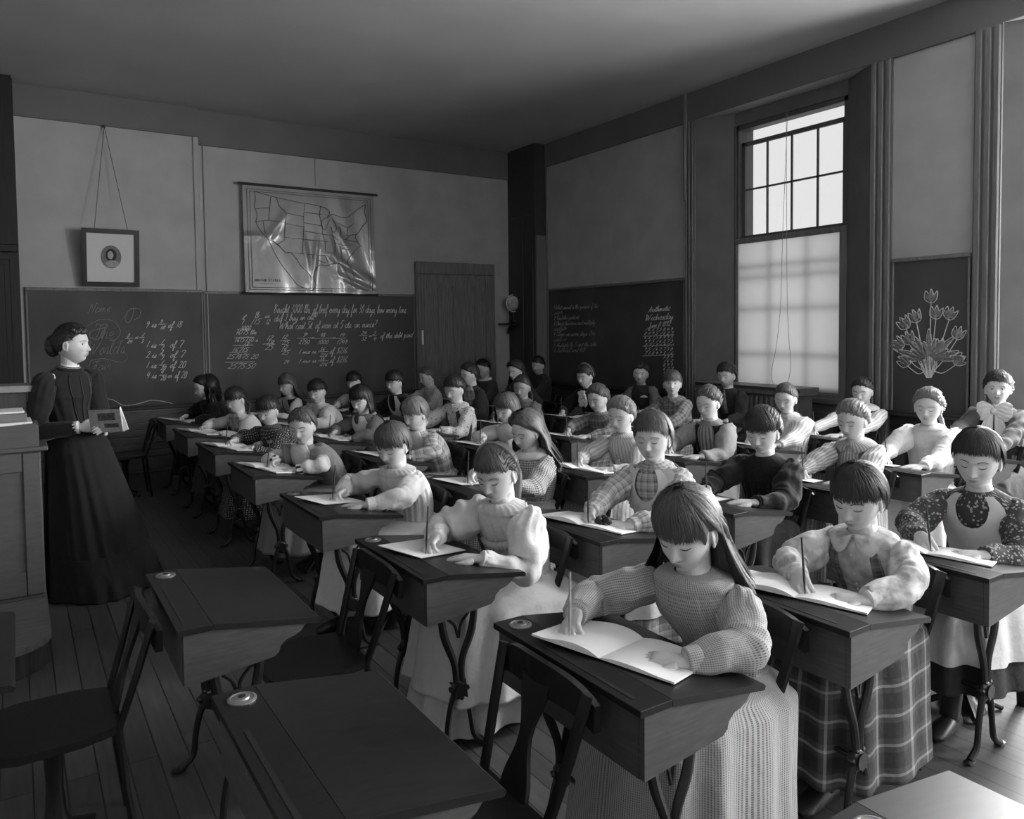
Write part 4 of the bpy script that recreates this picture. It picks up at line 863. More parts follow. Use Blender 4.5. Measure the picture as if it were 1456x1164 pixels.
            c = catm([hd(-.08, .03, -.04), hd(-.09, .055, -.09), N+sdv*.07+bk*.04, N+sdv*.085+bk*.03+dwn*.12], 26); r_ = [.013+.004*abs(math.sin(q*.75)) for q in range(26)]; b.tube(c, r_, 10, up=bk)
            b.ell(hd(-.095, 0, -.01), (.026*k, .04*k, .045*k), None, 12, 16)
        elif tail == 'bun':
            bs = style.get('bun', 1.)
            for q in range(7): a_ = q*.9; b.ell(hd(-.104-.012*(bs-1), .014*bs*math.cos(a_), .005+.018*bs*math.sin(a_)-.03*(bs-1)), (.022*k*bs, .026*k*bs, .026*k*bs), None, 10, 12)
        elif tail == 'bush':
            S_ = ns; dd = rs.normal(size=(S_, 3)); dd[:, 0] = -abs(dd[:, 0])*1.1+.15; dd /= np.linalg.norm(dd, axis=1, keepdims=True)
            o = hd(-.05, 0, -.005); du = np.linspace(.45, 1., nn)[None, :, None]; PP = o+(dd[:, None]*du)*np.array([.14, .165, .165])*k+dwn*(.13*du**3)
            lay(wave(PP, .006), rs.uniform(.9, 1.6, S_)*wl*1.6)
            dq = dirs(30, 40); w = 1+.06*np.sin(dq[..., 0]*17)*np.sin(dq[..., 1]*16)*np.sin(dq[..., 2]*15); b.grid(o+bk*.012+dq*w[..., None]*np.array([.10, .125, .125])*k, None, True)
            b.grid(o+[0, 0, -.11]+bk*.03+dq*w[..., None]*np.array([.07, .13, .10])*k, None, True)
        if style.get('puff') or cr:
            for q in range(13 if near else 9): a = -1.0+q*(2.0/12 if near else .25); b.ell(hd(.070*math.cos(a*1.1), .066*math.sin(a*1.1), .075+.007*math.cos(q*2.1)), (.018*k, .016*k, .018*k), None, 8, 10)
        b.obj('hair', M['hair'+tone], s.root, auto=False)
        if style.get('band'):
            t = np.linspace(-1.62, 1.62, 40); pts = []
            for a in t:
                d1 = nrm(np.array([-.16, math.sin(a), math.cos(a)])); q = skull(d1[None])[0]; pts.append(s.H(q+d1*(vol*1.1+.010)))
            b = MB(); b.tube(pts, [(.007, .003)]*40, 8, up=tuple(s.R[:, 0])); b.obj('hair_band', M['ribbon'], s.root)
    # ---- clothing on a torso surface
    def torso(s, base, k, ty=0., a=None, bb=None, seat=True, full=1.0):
        s.ty = ty; a = a or (.118, .125, .146, .152, .150, .141, .124, .096, .068, .050); bb = bb or (.085, .09, .106, .102, .094, .084, .076, .066, .056, .048)
        N = s.N; s.base = np.array(base, float); n = 41; s.tn = n; s.tk = k
        mid = s.base*.5+N*.5+np.array([-.03, 0, 0])
        q = catm([s.base, mid, N+np.array([-.010, 0, -.05]), N+np.array([0.004, 0, .012])], 200); al = np.concatenate([[0], np.cumsum(np.linalg.norm(np.diff(q, axis=0), axis=1))]); al /= al[-1]
        s.tc = np.stack([np.interp(np.linspace(0, 1, n), al, q[:, c_]) for c_ in range(3)], 1)
        tt = [0, .25, .55, .70, .79, .85, .90, .945, .975, 1.]; u = np.linspace(0, 1, n)
        s.ta = np.interp(u, tt, np.array(a)*k)*1.0; s.tb = np.interp(u, tt, np.array(bb)*k*full)
        s.tT = None
        T = np.gradient(s.tc, axis=0); T /= np.linalg.norm(T, axis=1)[:, None]; s.tf = []; s.ts = []
        for t, w_ in zip(T, np.linspace(.2, 1, n)):
            f0 = np.array([math.cos(ty*w_), math.sin(ty*w_), 0]); f0 = nrm(f0-np.dot(f0, t)*t); s.tf.append(f0); s.ts.append(np.cross(t, f0))
        s.tf, s.ts = np.array(s.tf), np.array(s.ts); s.tT = T
    def tp(s, phi, t, off=0.):
        """phi 0 = front, + = left; t 0 waist .. 1 neck"""
        phi = np.asarray(phi, float); t = np.clip(np.asarray(t, float), 0, 1); u = t*(s.tn-1); i = np.clip(u.astype(int), 0, s.tn-2); f = (u-i)[..., None]
        L = lambda A: A[i]*(1-f)+A[i+1]*f
        slp = sst((t-.74)/.16); c, ff, ss = L(s.tc)+L(s.tT)*(np.asarray(off)*slp*.95)[..., None], L(s.tf), L(s.ts); a = L(s.ta[:, None])[..., 0]+off*(1-.55*slp); b = L(s.tb[:, None])[..., 0]+off*(1-.55*slp)
        wr_ = 1+.02*np.sin(phi*9+t*5)*np.clip(1.2-t, 0, 1)+s.gather*np.sin(phi*34)*np.clip(1-abs(t-.5)*1.6, 0, 1)
        return c+ff*(b*wr_*np.cos(phi))[..., None]+ss*(a*wr_*np.sin(phi))[..., None]
    gather = .0
    def band(s, name, m, l, r, t0, t1, off=.008, n=24, mm=24, edge=True, mb=None, amp=0.):
        """patch between phi=l(t)..r(t), given thickness by a folded rim"""
        b = mb or MB(); T = np.linspace(t0, t1, n); P = np.zeros((n, mm, 3)); UV = np.zeros((n, mm, 2))
        for i, t in enumerate(T):
            lo, hi = (l(t) if callable(l) else l), (r(t) if callable(r) else r); ph = np.linspace(lo, hi, mm)
            o = np.full(mm, off)+amp*np.sin(np.arange(mm)*1.7+t*9)
            if edge: o[0] = o[-1] = off*.2
            P[i] = s.tp(ph, np.full(mm, t), o); UV[i, :, 0] = ph*.12; UV[i, :, 1] = t*.35
        if edge: P[0] = s.tp(np.linspace(l(t0) if callable(l) else l, r(t0) if callable(r) else r, mm), np.full(mm, t0), off*.3)
        if edge and t1 < .97: P[-1] = s.tp(np.linspace(l(t1) if callable(l) else l, r(t1) if callable(r) else r, mm), np.full(mm, t1), off*.2)
        b.grid(P, UV)
        if mb is None: return b.obj(name, m, s.root, auto=False)
    def collar(s, m, w=.10, point=.0, off=.012, stand=.0, ruffle=0.):
        w = w*1.9; point = point*1.5
        n, mm = 10, 72; P = np.zeros((n, mm, 3)); UV = np.zeros((n, mm, 2)); ph = np.linspace(-PI, PI, mm)
        t0 = 1-w-point*(G2(ph-.42, .28)+G2(ph+.42, .28)); t0 = t0+w*.9*G2(ph, .10)*(1 if point else 0)
        for i in range(n):
            f = i/(n-1); t = 1-(1-t0)*f; o = .004+off*math.sin(min(1, f*1.6)*PI/2)*(1 if f < .99 else .3)+ruffle*f*np.sin(ph*22); P[i] = s.tp(ph, t, o); UV[i, :, 0] = ph*.1; UV[i, :, 1] = f*.08
        P[0, :, 2] += stand
        b = MB(); b.grid(P, UV); return b.obj('collar', m, s.root, auto=False)
    def bodice(s, m, seed, near, amp=.0045, name='bodice'):
        n, mm = (60, 160) if near else (30, 60)
        ph = np.linspace(-PI, PI, mm, endpoint=False); T = np.linspace(0, 1, n); P = s.tp(np.tile(ph, (n, 1)), np.tile(T[:, None], (1, mm)), 0.); 
        UV = np.stack([np.tile(ph*.125, (n, 1)), np.tile(T[:, None]*.36, (1, mm))], -1)
        g = (.050 if s.gather else .014)*np.clip(1.15-T*1.3, 0, 1)[:, None]*np.sin(ph*19+.8*np.sin(ph*5+seed)); cc = P.mean(1, keepdims=True); P = cc+(P-cc)*(1+g)[..., None]; P = folds(P, amp, seed, 34, 12)
        b = MB(); b.grid(P, UV, True, True, False); return b.obj(name, m, s.root, auto=False)
    def sleeve(s, m, S, E, W, rad, seed, near, amp=.0095, cuffm=None, name='sleeve', puff=1.):
        d0 = nrm(E-S); inner = S+np.array([0, -math.copysign(.035, S[1]), .012]); d1 = nrm(W-E)
        pts = catm([inner, S+np.array([0, math.copysign(.008, S[1]), .004]), S*.55+E*.45, E-d0*.03+d1*.0, E*.85+W*.15, E*.4+W*.6, W-d1*.012], 46 if near else 26)
        P, UV = sweep(pts, rad, 44 if near else 24, up=(0, 0, 1)); P = folds(P, amp, seed, 60, 60)
        # gathers at the armhole and the cuff, crumples around the elbow
        n = len(P); u = np.linspace(0, 1, n); an = np.linspace(0, 2*PI, P.shape[1], endpoint=False); cc = P.mean(1, keepdims=True)
        g = (.055*G2(u-.12, .16)+.03*G2(u-.97, .10)+.012)[:, None]*np.sin(an*11+seed+2.2*np.sin(u*4)[:, None]+.6*np.sin(an*3)); P = cc+(P-cc)*(1+g)[..., None]; c = P.mean(1, keepdims=True); P = c+(P-c)*(1+(.055*np.sin(u*62+seed)*G2(u-.55, .15))[:, None]*(.6+.4*np.sin(an*2+seed)))[..., None]
        b = MB(); b.grid(P, UV, True, True, True); o = b.obj(name, m, s.root, auto=False)
        if cuffm:
            b = MB(); r_ = rad[-1]*1.12 if not hasattr(rad[-1], '__len__') else rad[-1][0]*1.1
            Q, UV = sweep([W-d1*.045, W-d1*.04, W-d1*.005, W], [r_*.9, r_*1.04, r_*1.04, r_*.86], 24, (0, 0, 1)); b.grid(Q, UV, True, True, True); b.obj('cuff', cuffm, s.root)
        return o
    def skirt(s, m, zs, seed, near, amp=.012, name='skirt', off=0., phr=None, shear=None):
        """zs rows: (z, cx, rx, ry)"""
        Z_ = np.array(zs, float); n, mm = (60, 160) if near else (26, 64)
        u = np.linspace(0, 1, n); uk = np.linspace(0, 1, len(Z_)); R_ = np.stack([np.interp(u, uk, Z_[:, k]) for k in range(4)], 1)
        for k in range(4): R_[1:-1, k] = (R_[:-2, k]+R_[1:-1, k]*2+R_[2:, k])/4
        wrap = phr is None; ph = np.linspace(-PI, PI, mm, endpoint=False) if wrap else np.linspace(phr[0], phr[1], mm)
        P = np.zeros((n, mm, 3)); UV = np.zeros((n, mm, 2)); rs = np.random.RandomState(seed); w = rs.randint(9, 17, 3); a = rs.uniform(0, 6, 3)
        f = sum(np.sin(ph*w[k]+a[k]+.6*np.sin(ph*3+k)) for k in range(3))/2.2
        L = 0
        for i in range(n):
            g = amp*sst(u[i]*1.8-.25)*(.5+u[i]); rx, ry = R_[i, 2]+off, R_[i, 3]+off
            cs, sn = np.cos(ph), np.sin(ph); e = .75+.0*u[i]
            X_ = np.sign(cs)*abs(cs)**e; Y_ = np.sign(sn)*abs(sn)**e
            P[i, :, 0] = R_[i, 1]+(rx+g*f)*X_; P[i, :, 1] = (ry+g*f)*Y_; P[i, :, 2] = R_[i, 0]+.004*np.sin(ph*5+a[0])*u[i]
            if i: L += np.linalg.norm(P[i]-P[i-1], axis=-1).mean()
            UV[i, :, 0] = ph*.24; UV[i, :, 1] = L
        if shear: w_ = np.clip(1-P[..., 2]/Z_[0, 0], 0, 1) if Z_[0, 0] > 1 else np.clip(1-P[..., 2]/1.06, 0, 1); P[..., 0] += shear[0]*w_; P[..., 1] += shear[1]*w_
        b = MB(); b.grid(P, UV, wrap, wrap, wrap, flip=True); return b.obj(name, m, s.root, auto=False)
    def bow(s, m, t=.86, size=1., frill=False):
        c = s.tp(np.array(0.), np.array(t), .026); b = MB(); cy_, sy_ = math.cos(s.ty), math.sin(s.ty)
        for sd in (-1, 1):
            n, q = 10, 14; P = np.zeros((n, q, 3))
            for i in range(n):
                f = i/(n-1); w = (.010+.038*math.sin(f*PI*.72+.15))*size; 
                for j in range(q): a = j/(q-1)*2-1; P[i, j] = c+np.array([.012*math.sin(f*PI)*(1-a*a)+.005*math.sin(j*2.2+i), sd*f*.075*size, a*w+.004*math.sin(j*1.7)*f])
            b.grid(P); P2 = P-np.array([.008, 0, 0]); b.grid(P2, flip=True)
            P = np.zeros((n, q, 3))
            for i in range(n):
                f = i/(n-1); w = (.010+.026*f)*size
                for j in range(q): a = j/(q-1)*2-1; P[i, j] = c+np.array([.004+.006*math.sin(j*2.1)*f, sd*(.012+.028*f)*size+a*w, -f*.12*size+(.010*abs(math.sin(j*1.3)) if f > .9 else 0)])
            b.grid(P); b.grid(P-np.array([.004, 0, 0]), flip=True)
        b.ell(c+np.array([.008, 0, 0]), (.012, .014*size, .016*size), None, 8, 10)
        V = np.array(b.v)-c; b.v = [tuple(p) for p in (V @ np.array([[cy_, sy_, 0], [-sy_, cy_, 0], [0, 0, 1]])+c).tolist()]
        return b.obj('bow', m, s.root, auto=False)
    def bib(s, m, w=.75, top=.72, strap=.40, waist=.05, neck=.35, off=.014, frill=0., back=True):
        b = MB()
        l = lambda t: -w+.0*t
        # bib with a rounded scoop: rows from the waist to the scoop bottom, then two horns narrowing into straps
        scoop = top-.16
        s.band('x', m, -w, w, waist, scoop, off, mb=b, edge=False)
        for sd in (-1, 1):
            inner = lambda t, sd=sd: sd*(strap*.05+(strap-.10)*math.sqrt(max(0, min(1, (t-scoop)/max(.01, top-scoop)))))
            outer = lambda t, sd=sd: sd*(w-(w-strap-.22)*sst(np.array((t-scoop)/.35)))
            s.band('x', m, (inner if sd > 0 else outer), (outer if sd > 0 else inner), scoop, .95, off, mb=b, edge=False)
            if back: s.band('x', m, sd*(PI-.65), sd*(PI-.25), .3, .96, off, mb=b, edge=False)
        if frill:
            for sd in (-1, 1):
                T = np.linspace(.45, .93, 40); P = np.zeros((40, 5, 3))
                for i, t in enumerate(T):
                    ph = sd*(w-(w-strap-.22)*sst(np.array((t-scoop)/.35)))
                    for j in range(5): P[i, j] = s.tp(np.array(ph+sd*.08*j), np.array(t), off+.005*j*frill+.004*math.sin(i*1.5)*j/4)
                b.grid(P)
        return b.obj('apron_bib', m, s.root, auto=False)
M['ribbon'] = mat('ribbon', .35, .5, .3)
CL = dict(
 W=cloth('white_cotton', .62), W2=cloth('white_lawn', .72), FL=cloth('pale_flowered_cotton', .62, 'mottle', .34, 22), CHK=cloth('fine_checked_cotton', .42, 'check', .13, 165), PL=cloth('pale_plaid', .52, 'plaid', .20, 30),
 BP=cloth('big_plaid', .50, 'plaid', .16, 17), DP=cloth('dark_plaid', .035, 'tartan', .34, 11), DPS=cloth('dark_plaid_shirting', .08, 'plaid', .26, 26), DD=cloth('dark_dotted_print', .035, 'dots', .40, 60), DF=cloth('dark_floral', .05, 'floral', .32, 75),
 K=cloth('black_wool', .012), D=cloth('dark_wool', .03), D2=cloth('charcoal_wool', .055), GH=cloth('gingham', .62, 'gingham', .08, 85), ST=cloth('striped_cotton', .46, 'stripe', .25, 60), LST=cloth('pale_striped_cotton', .56, 'stripe', .38, 45), G=cloth('grey_wool', .13), G2=cloth('mid_grey_cotton', .22), PD=cloth('patterned_white', .66, 'floral', .28, 50), VS=cloth('vest_stripe', .32, 'stripe', .14, 40), T=cloth('teacher_black_dress', .016))
DX = lambda i: 1.18+.8*i
SEATS = {}
def S(j, i, px, desc, hair, tone, body, sleeve=None, skirt=None, ex='', pitch=.42, yaw=.0, k=1.0, fr='bangs', tail='none', open=False, **kw):
    SEATS[(j, i)] = dict(px=px, desc=desc, tone=tone, body=body, sleeve=sleeve or body, skirt=skirt or body, ex=ex, pitch=pitch, yaw=yaw, k=k, style=dict(front=fr, tail=tail, **hair), open=open, **kw)
# j = rank from the camera, i = place along the rank; px = where the head sits
S(0, 0, (976, 752), 'with blunt fringe and long loose hair in finely checked dress', dict(vol=.015, len=.10), 'M', 'CHK', ex='c', pitch=.40, yaw=0.3, k=1.06, fr='blunt', tail='long', hem=.05, sw=1.08)
S(0, 1, (1220, 706), 'with short dark hair in pale blouse and dark plaid pinafore', dict(vol=.014), 'D', 'FL', skirt='DP', ex='C s', pitch=.34, yaw=0.14, k=1.03, fr='bangs', strapm='DPS')
S(0, 2, (1390, 652), 'with cropped hair, white bib apron over dark dotted dress', dict(vol=.016), 'D', 'DF', skirt='D', hem=.20, ex='b', pitch=.25, yaw=0.26, k=1.05, fr='short', apron='W', bt=.85)
S(1, 0, (706, 672), 'with hair band in full white puff-sleeved dress', dict(vol=.013, band=1), 'M', 'W', ex='c r', pitch=.36, yaw=0.48, k=1.03, fr='short', tail='pony', puff=1.35, sw=1.12)
S(1, 1, (928, 622), 'with white ruffle-edged apron over pale plaid dress', dict(vol=.016), 'M', 'PL', ex='b f e', pitch=.10, yaw=0.52, k=1.03, fr='short', apron='W2')
S(1, 2, (1084, 612), 'with thick dark fringe in pleated black dress', dict(vol=.020), 'D', 'K', ex='', pitch=.28, yaw=0.32, k=1.05, fr='bangs', tail='bun', puff=1.1)
S(1, 3, (1212, 597), 'with parted fair hair in shirt collar and braces', dict(vol=.016, part=1), 'L', 'ST', ex='C s', pitch=.26, yaw=0.08, k=1.0, fr='none', tail='bun', strapm='G')
S(1, 4, (1320, 578), 'with fair swept-up hair and braid in white yoked blouse', dict(vol=.018), 'L', 'W', ex='e', pitch=.14, yaw=0.3, k=1.02, fr='none', tail='braid', puff=1.25)
S(1, 5, (1419, 552), 'with curly dark hair and large white lace bow', dict(vol=.020, curly=1), 'D', 'D2', ex='w', pitch=-.02, yaw=0.36, k=1.02, fr='short', tail='bun', open=True)
S(2, 0, (558, 632), 'with bowl-cut hair in white blouse and white skirt', dict(vol=.014), 'M', 'W', ex='c r', pitch=.38, yaw=0.58, k=1.03, fr='bangs')
S(2, 1, (748, 612), 'with long wavy hair in small gingham blouse', dict(vol=.018, len=.13), 'M', 'GH', ex='c', pitch=.36, yaw=0.22, k=1.02, fr='none', tail='wavy')
S(2, 2, (883, 590), 'with fair pinned-up hair and flowers on striped dress', dict(vol=.018), 'L', 'LST', ex='e p', pitch=.22, yaw=0.32, k=1.0, fr='none', tail='bun')
S(2, 3, (1007, 572), 'in open dark vest over striped blouse', dict(vol=.017), 'M', 'G2', ex='v', pitch=.24, yaw=0.22, k=1.0, fr='none', tail='bun', strapm='VS', puff=1.2)
S(2, 4, (1117, 566), 'with smooth hair in pale dress with gathered sleeves', dict(vol=.011), 'M', 'LST', ex='e b', pitch=.26, yaw=0.32, k=1.0, fr='none', tail='bun', apron='W', bt=.97, puff=1.3)
S(2, 5, (1226, 556), 'with white collar and dark bodice, half hidden near window', dict(vol=.014), 'D', 'LST', ex='v c', pitch=.20, yaw=0.25, k=1.0, fr='none', tail='bun')
S(3, 0, (430, 605), 'in short-sleeved grey dress over white sleeves with banded cuffs', dict(vol=.010), 'M', 'G2', sleeve='W', ex='y q', puff=.72, pitch=.28, yaw=0.85, k=1.02, fr='none', cuff='CUFF')
S(3, 1, (590, 588), 'in large pale plaid dress with white yoke', dict(vol=.014), 'L', 'BP', ex='y', pitch=.30, yaw=0.38, k=1.02, fr='bangs', puff=1.15)
S(3, 2, (720, 580), 'with bobbed fair hair in dotted dark pinafore', dict(vol=.015), 'M', 'DD', sleeve='W', skirt='DD', ex='y', pitch=.28, yaw=0.32, k=1.0, fr='bangs', tail='bob')
S(3, 3, (850, 566), 'with rolled-up fringe in dark plaid dress behind striped dress', dict(vol=.016), 'M', 'DPS', ex='e', pitch=.26, yaw=0.25, k=1.0, fr='none', tail='bun')
S(3, 4, (956, 545), 'in dark plaid jacket looking up at the camera', dict(vol=.014), 'M', 'DPS', ex='C', pitch=-.05, yaw=0.72, k=1.0, fr='bangs', open=True, darkskin=0)
S(3, 5, (1033, 533), 'in dark dress with checked neck scarf before the window jamb', dict(vol=.016), 'D', 'D', ex='t', pitch=.16, yaw=0.25, k=1.0, fr='short', tail='bun')
S(4, 0, (381, 583), 'with dark fringe in dark dress scattered with white dots', dict(vol=.013), 'D', 'DD', ex='e', pitch=.30, yaw=0.72, k=1.0, fr='bangs', tail='bun')
S(4, 1, (513, 568), 'with dark bobbed fringe and square white bib over grey dress', dict(vol=.018), 'B', 'G', ex='b', pitch=.30, yaw=0.6, k=1.0, fr='bangs', tail='bob', apron='W2', bt=1.02)
S(4, 2, (646, 553), 'in sprigged white blouse under low dark pinafore', dict(vol=.018), 'D', 'PD', skirt='D2', ex='C z', pitch=.28, yaw=0.46, k=1.05, fr='short', tail='bun', strapm='D2')
S(4, 3, (742, 550), 'with sleek pulled-back hair in brown-grey plain dress', dict(vol=.009), 'D', 'G', ex='e', pitch=.24, yaw=0.62, k=1.0, fr='none', tail='braid', darkskin=1)
S(4, 4, (832, 534), 'with hair band and big white ruffled jabot', dict(vol=.012, band=1), 'D', 'K', ex='j', pitch=.22, yaw=0.22, k=1.0, fr='short')
S(4, 5, (911, 531), 'with curly fringe in dark V-necked dress, looking up', dict(vol=.013, puff=1), 'D', 'D', sleeve='G', ex='', pitch=.02, yaw=0.62, k=.98, fr='none', tail='bun', open=True)
S(5, 0, (335, 568), 'with dark fringe in white blouse with plaid yoke', dict(vol=.013), 'D', 'W', skirt='D2', ex='y', pitch=.30, yaw=0.6, k=1.0, fr='bangs', tail='braid', yoke='BP')  # white skirt coloured dark here, standing in for the shade among the desks
S(5, 1, (451, 556), 'with dark fringe, white blouse and big checked bow', dict(vol=.011), 'B', 'W', ex='c o', pitch=.22, yaw=0.7, k=1.0, fr='bangs', tail='bun', puff=1.25)
S(5, 2, (561, 543), 'in dark dress with deeply scooped white apron', dict(vol=.013), 'B', 'K', ex='b', pitch=.18, yaw=0.42, k=1.0, fr='bangs', tail='bun', apron='W', bt=.90)
S(5, 3, (667, 532), 'with upswept hair and striped neckpiece on dark dress', dict(vol=.017), 'D', 'D', ex='y', pitch=.18, yaw=0.02, k=1.02, fr='none', tail='bun', yoke='BP')
S(5, 4, (733, 527), 'with long dark hair, face half hidden before the wall', dict(vol=.016, len=.12), 'D', 'D', ex='', pitch=.22, yaw=0.3, k=.98, fr='none', tail='long')
S(6, 0, (289, 550), 'with bushy loose black hair in black dress', dict(vol=.016), 'B', 'K', ex='', pitch=.30, yaw=0.2, k=1.0, fr='none', tail='bush')
S(6, 1, (408, 547), 'with loose hair, light front and white-edged dark yoke', dict(vol=.014, len=.06), 'M', 'LST', sleeve='W', ex='v', pitch=.22, yaw=0.38, k=.98, fr='bangs', tail='long')
S(6, 2, (503, 542), 'with dark fringe in striped dress and dark necktie', dict(vol=.012), 'B', 'LST', ex='t c', pitch=.26, yaw=0.6, k=.95, fr='bangs', tail='bun')
S(6, 3, (607, 535), 'in pale striped dress with hair drawn back before the door', dict(vol=.010), 'M', 'ST', ex='e', pitch=.28, yaw=0.0, k=1.0, fr='none', tail='bun')
S(6, 4, (687, 524), 'in dark jacket with lace at the neck beside the door', dict(vol=.012), 'B', 'D2', ex='l', pitch=.26, yaw=0.32, k=1.02, fr='none', tail='bun')
S(6, 5, (765, 519), 'in dark dress seated last before the corner column', dict(vol=.012), 'B', 'D', ex='e', pitch=.16, yaw=0.42, k=1.0, fr='short', tail='bun')
CUFFM = cloth('banded_cuff', .62, 'stripe', .03, 28)
desk0 = make_desk(); chair0 = make_chair()
first = [True, True]
def place_desk(x, y, label, g='pupil desks in their files'):
    if first[0]: first[0] = False; desk0.location = (x, y, 0); desk0['label'] = label; desk0['category'] = 'desk'; desk0['group'] = g; return desk0
    return dup(desk0, (x, y, 0), 0, label, g)
def place_chair(x, y, label, g='wooden chairs between the desks'):
    if first[1]: first[1] = False; chair0.location = (x, y, 0); chair0['label'] = label; chair0['category'] = 'chair'; chair0['group'] = g; return chair0
    return dup(chair0, (x, y, 0), 0, label, g)
def seated(j, i, q):
    near = j <= 1 or (j == 2 and i <= 1); vn = (j == 0 or (j == 1 and i < 3))
    dx0, yb = DX(i), YR[j]; ym = yb+DW/2; Hw = on_y(q['px'][0], q['px'][1], ym)
    pxw = max(dx0+.62, Hw[0]-.0+.02); loc = np.array([pxw, ym, 0]); k = q['k']
    TL = lambda P: np.array([-(P[0]-loc[0]), -(P[1]-loc[1]), P[2]])
    F = Figure('person', 'schoolgirl '+q['desc'], 'person', loc, PI)
    s = F; Hc = TL(Hw); R = rotm(q['yaw'], q['pitch'], rnd.uniform(-.05, .05))
    kb = k*(1.0+.35*(Hc[2]-1.02)); yw = q['yaw']; N = Hc+np.array([(-.034-.02*q['pitch'])*math.cos(yw), -(.034)*math.sin(yw), -.128*k-.006])
    F.build_head(Hc, R, k, N, None, vn, dict(open=q['open'], fw=rnd.uniform(.96, 1.04), nose=rnd.uniform(.9, 1.1), neck=.045))
    F.gather = .012 if q['body'] in ('CHK', 'K', 'LST', 'W', 'ST') else .0
    ty = yw*.45; F.torso((-.02, 0, .50), kb, ty)
    # arms
    jit = lambda a: rnd.uniform(-a, a)
    lz = lambda P: lidz(P[0]-dx0)
    Rw = np.array([dx0+.175, ym+.165, 0]) if (j, i) == (0, 0) else np.array([dx0+.235+jit(.015), ym+.055+jit(.03), 0]); Rw[2] = lz(Rw)+.046; Lw = np.array([dx0+.285+jit(.015), ym-.185+jit(.02), 0]); Lw[2] = lz(Lw)+.022
    Sx = N+np.array([-.012, 0, -.064*kb]); sh = .127*kb
    sv = np.array([-math.sin(ty), math.cos(ty), 0]); SR, SL = Sx-sv*sh, Sx+sv*sh; Rl, Ll = TL(Rw), TL(Lw)
    ua, fa = .222*kb, .195*kb
    ER = ik(SR, Rl, ua, fa, (-.35, -1.0, -.45)); EL = ik(SL, Ll, ua, fa, (-.55, .62, -.8))
    for E_ in (ER, EL): E_[2] = max(E_[2], .735 if abs(E_[1]) < .33 and E_[0] > (loc[0]-dx0-.46) else .60)
    hs = 1.12*k
    b = F.body
    fR = nrm(np.array([.72, .62, -.12])); gR = hand(b, Rl, fR, (.15, -.55, .85), hs, 'pen', 1 if True else -1)
    fL = nrm(np.array([.62, -.78, -.02])); hand(b, Ll, fL, (.05, 0, 1), hs, 'flat', -1)
    for S_, E_, W_ in ((SR, ER, Rl), (SL, EL, Ll)): b.tube(catm([Sx+np.array([-.01, 0, -.02]), S_, E_, W_], 26), [.032*kb, .036*kb, .034*kb, .034*kb, .023*kb], 14)
    F.finish_body(vn, q.get('darkskin'))
    r = F.root
    F.brows(q['open'], q['tone'])
    F.hair(q['style'], q['tone'], vn, seed=j*7+i)
    sd = j*11+i*3; m, ms, mk = CL[q['body']], CL[q['sleeve']], CL[q['skirt']]; pf = q.get('puff', 1.0)
    F.bodice(m, sd, near)
    rad = [.034*kb, .052*kb*pf, .062*kb*pf, .056*kb*(pf*.6+.4), .051*kb, .044*kb, .030*kb]
    cm = CUFFM if q.get('cuff') else (ms if near else None)
    F.sleeve(ms, SR, ER, Rl-.0*fR, rad, sd+1, near, cuffm=cm); F.sleeve(ms, SL, EL, Ll, rad, sd+2, near, cuffm=cm)
    hem = q.get('hem', .17 if j else .12); sw = q.get('sw', 1.)
    zs = [(.56, -.01, .10*kb, .125*kb), (.545, .05, .18, .165), (.53, .12, .27, .195), (.49, .155, .305, .21), (.38, .18, .30, .23), (.27, .20, .295, .245), (hem, .215, .30, .262)]; zs = [(z, cx-.04*(sw-1)/.12*(k_ > 2), rx*(sw if k_ > 2 else 1), ry*(sw if k_ > 2 else 1)) for k_, (z, cx, rx, ry) in enumerate(zs)]
    F.skirt(mk, zs, sd+5, near, name='skirt')
    if (j, i) == (1, 0):
        F.skirt(mk, [(.30, .20, .26, .21), (.18, .22, .27, .225), (.03, .24, .28, .235)], sd+9, near, name='petticoat')
    ex = q['ex']; W_ = CL['W2']
    if 'c' in ex: F.collar(W_ if q['body'] not in ('CHK', 'W') else m, .055, 0, .012, ruffle=.004 if 'r' in ex else .0)
    if 'C' in ex: F.collar(m, .055, .035, .012)
    if 'e' in ex: F.collar(m, .03, 0, .006, stand=.006)
    if 'r' in ex:
        F.band('yoke_ruffle', m, lambda t: -.95, lambda t: .95, .60, .70, .020, amp=.006, n=6, mm=60)
    if 'b' in ex: F.bib(CL[q['apron']], w=.85, top=q.get('bt', .80), strap=.50, frill=1 if 'f' in ex else 0)
    if 'b' in ex and near: F.skirt(CL[q['apron']], [(z, cx, rx, ry) for z, cx, rx, ry in zs[:5]]+[(.31, .195, .30, .245)], sd+5, near, name='apron_skirt', off=.014, phr=(-2.3, 2.3))
    if 's' in ex or 'z' in ex:
        sm = CL[q['strapm']]
        for g_ in (-1, 1):
            A = lambda t, g_=g_: g_*(.80-.12*t) if g_ < 0 else g_*(.38+.04*t)
            B_ = lambda t, g_=g_: g_*(.38+.04*t) if g_ < 0 else g_*(.80-.12*t)
            F.band('pinafore_strap', sm, A, B_, .05, .96, .010, n=30, mm=8)
        if 'z' in ex: F.band('pinafore_body', sm, -1.5, 1.5, .0, .55, .010)
        else: F.band('waistband', sm, -PI, PI, .0, .10, .012, n=5, mm=60)
    if 'y' in ex: F.band('yoke', CL[q.get('yoke', 'W')], lambda t: -1.0+.3*(1-t), lambda t: 1.0-.3*(1-t), .64, .985, .009)
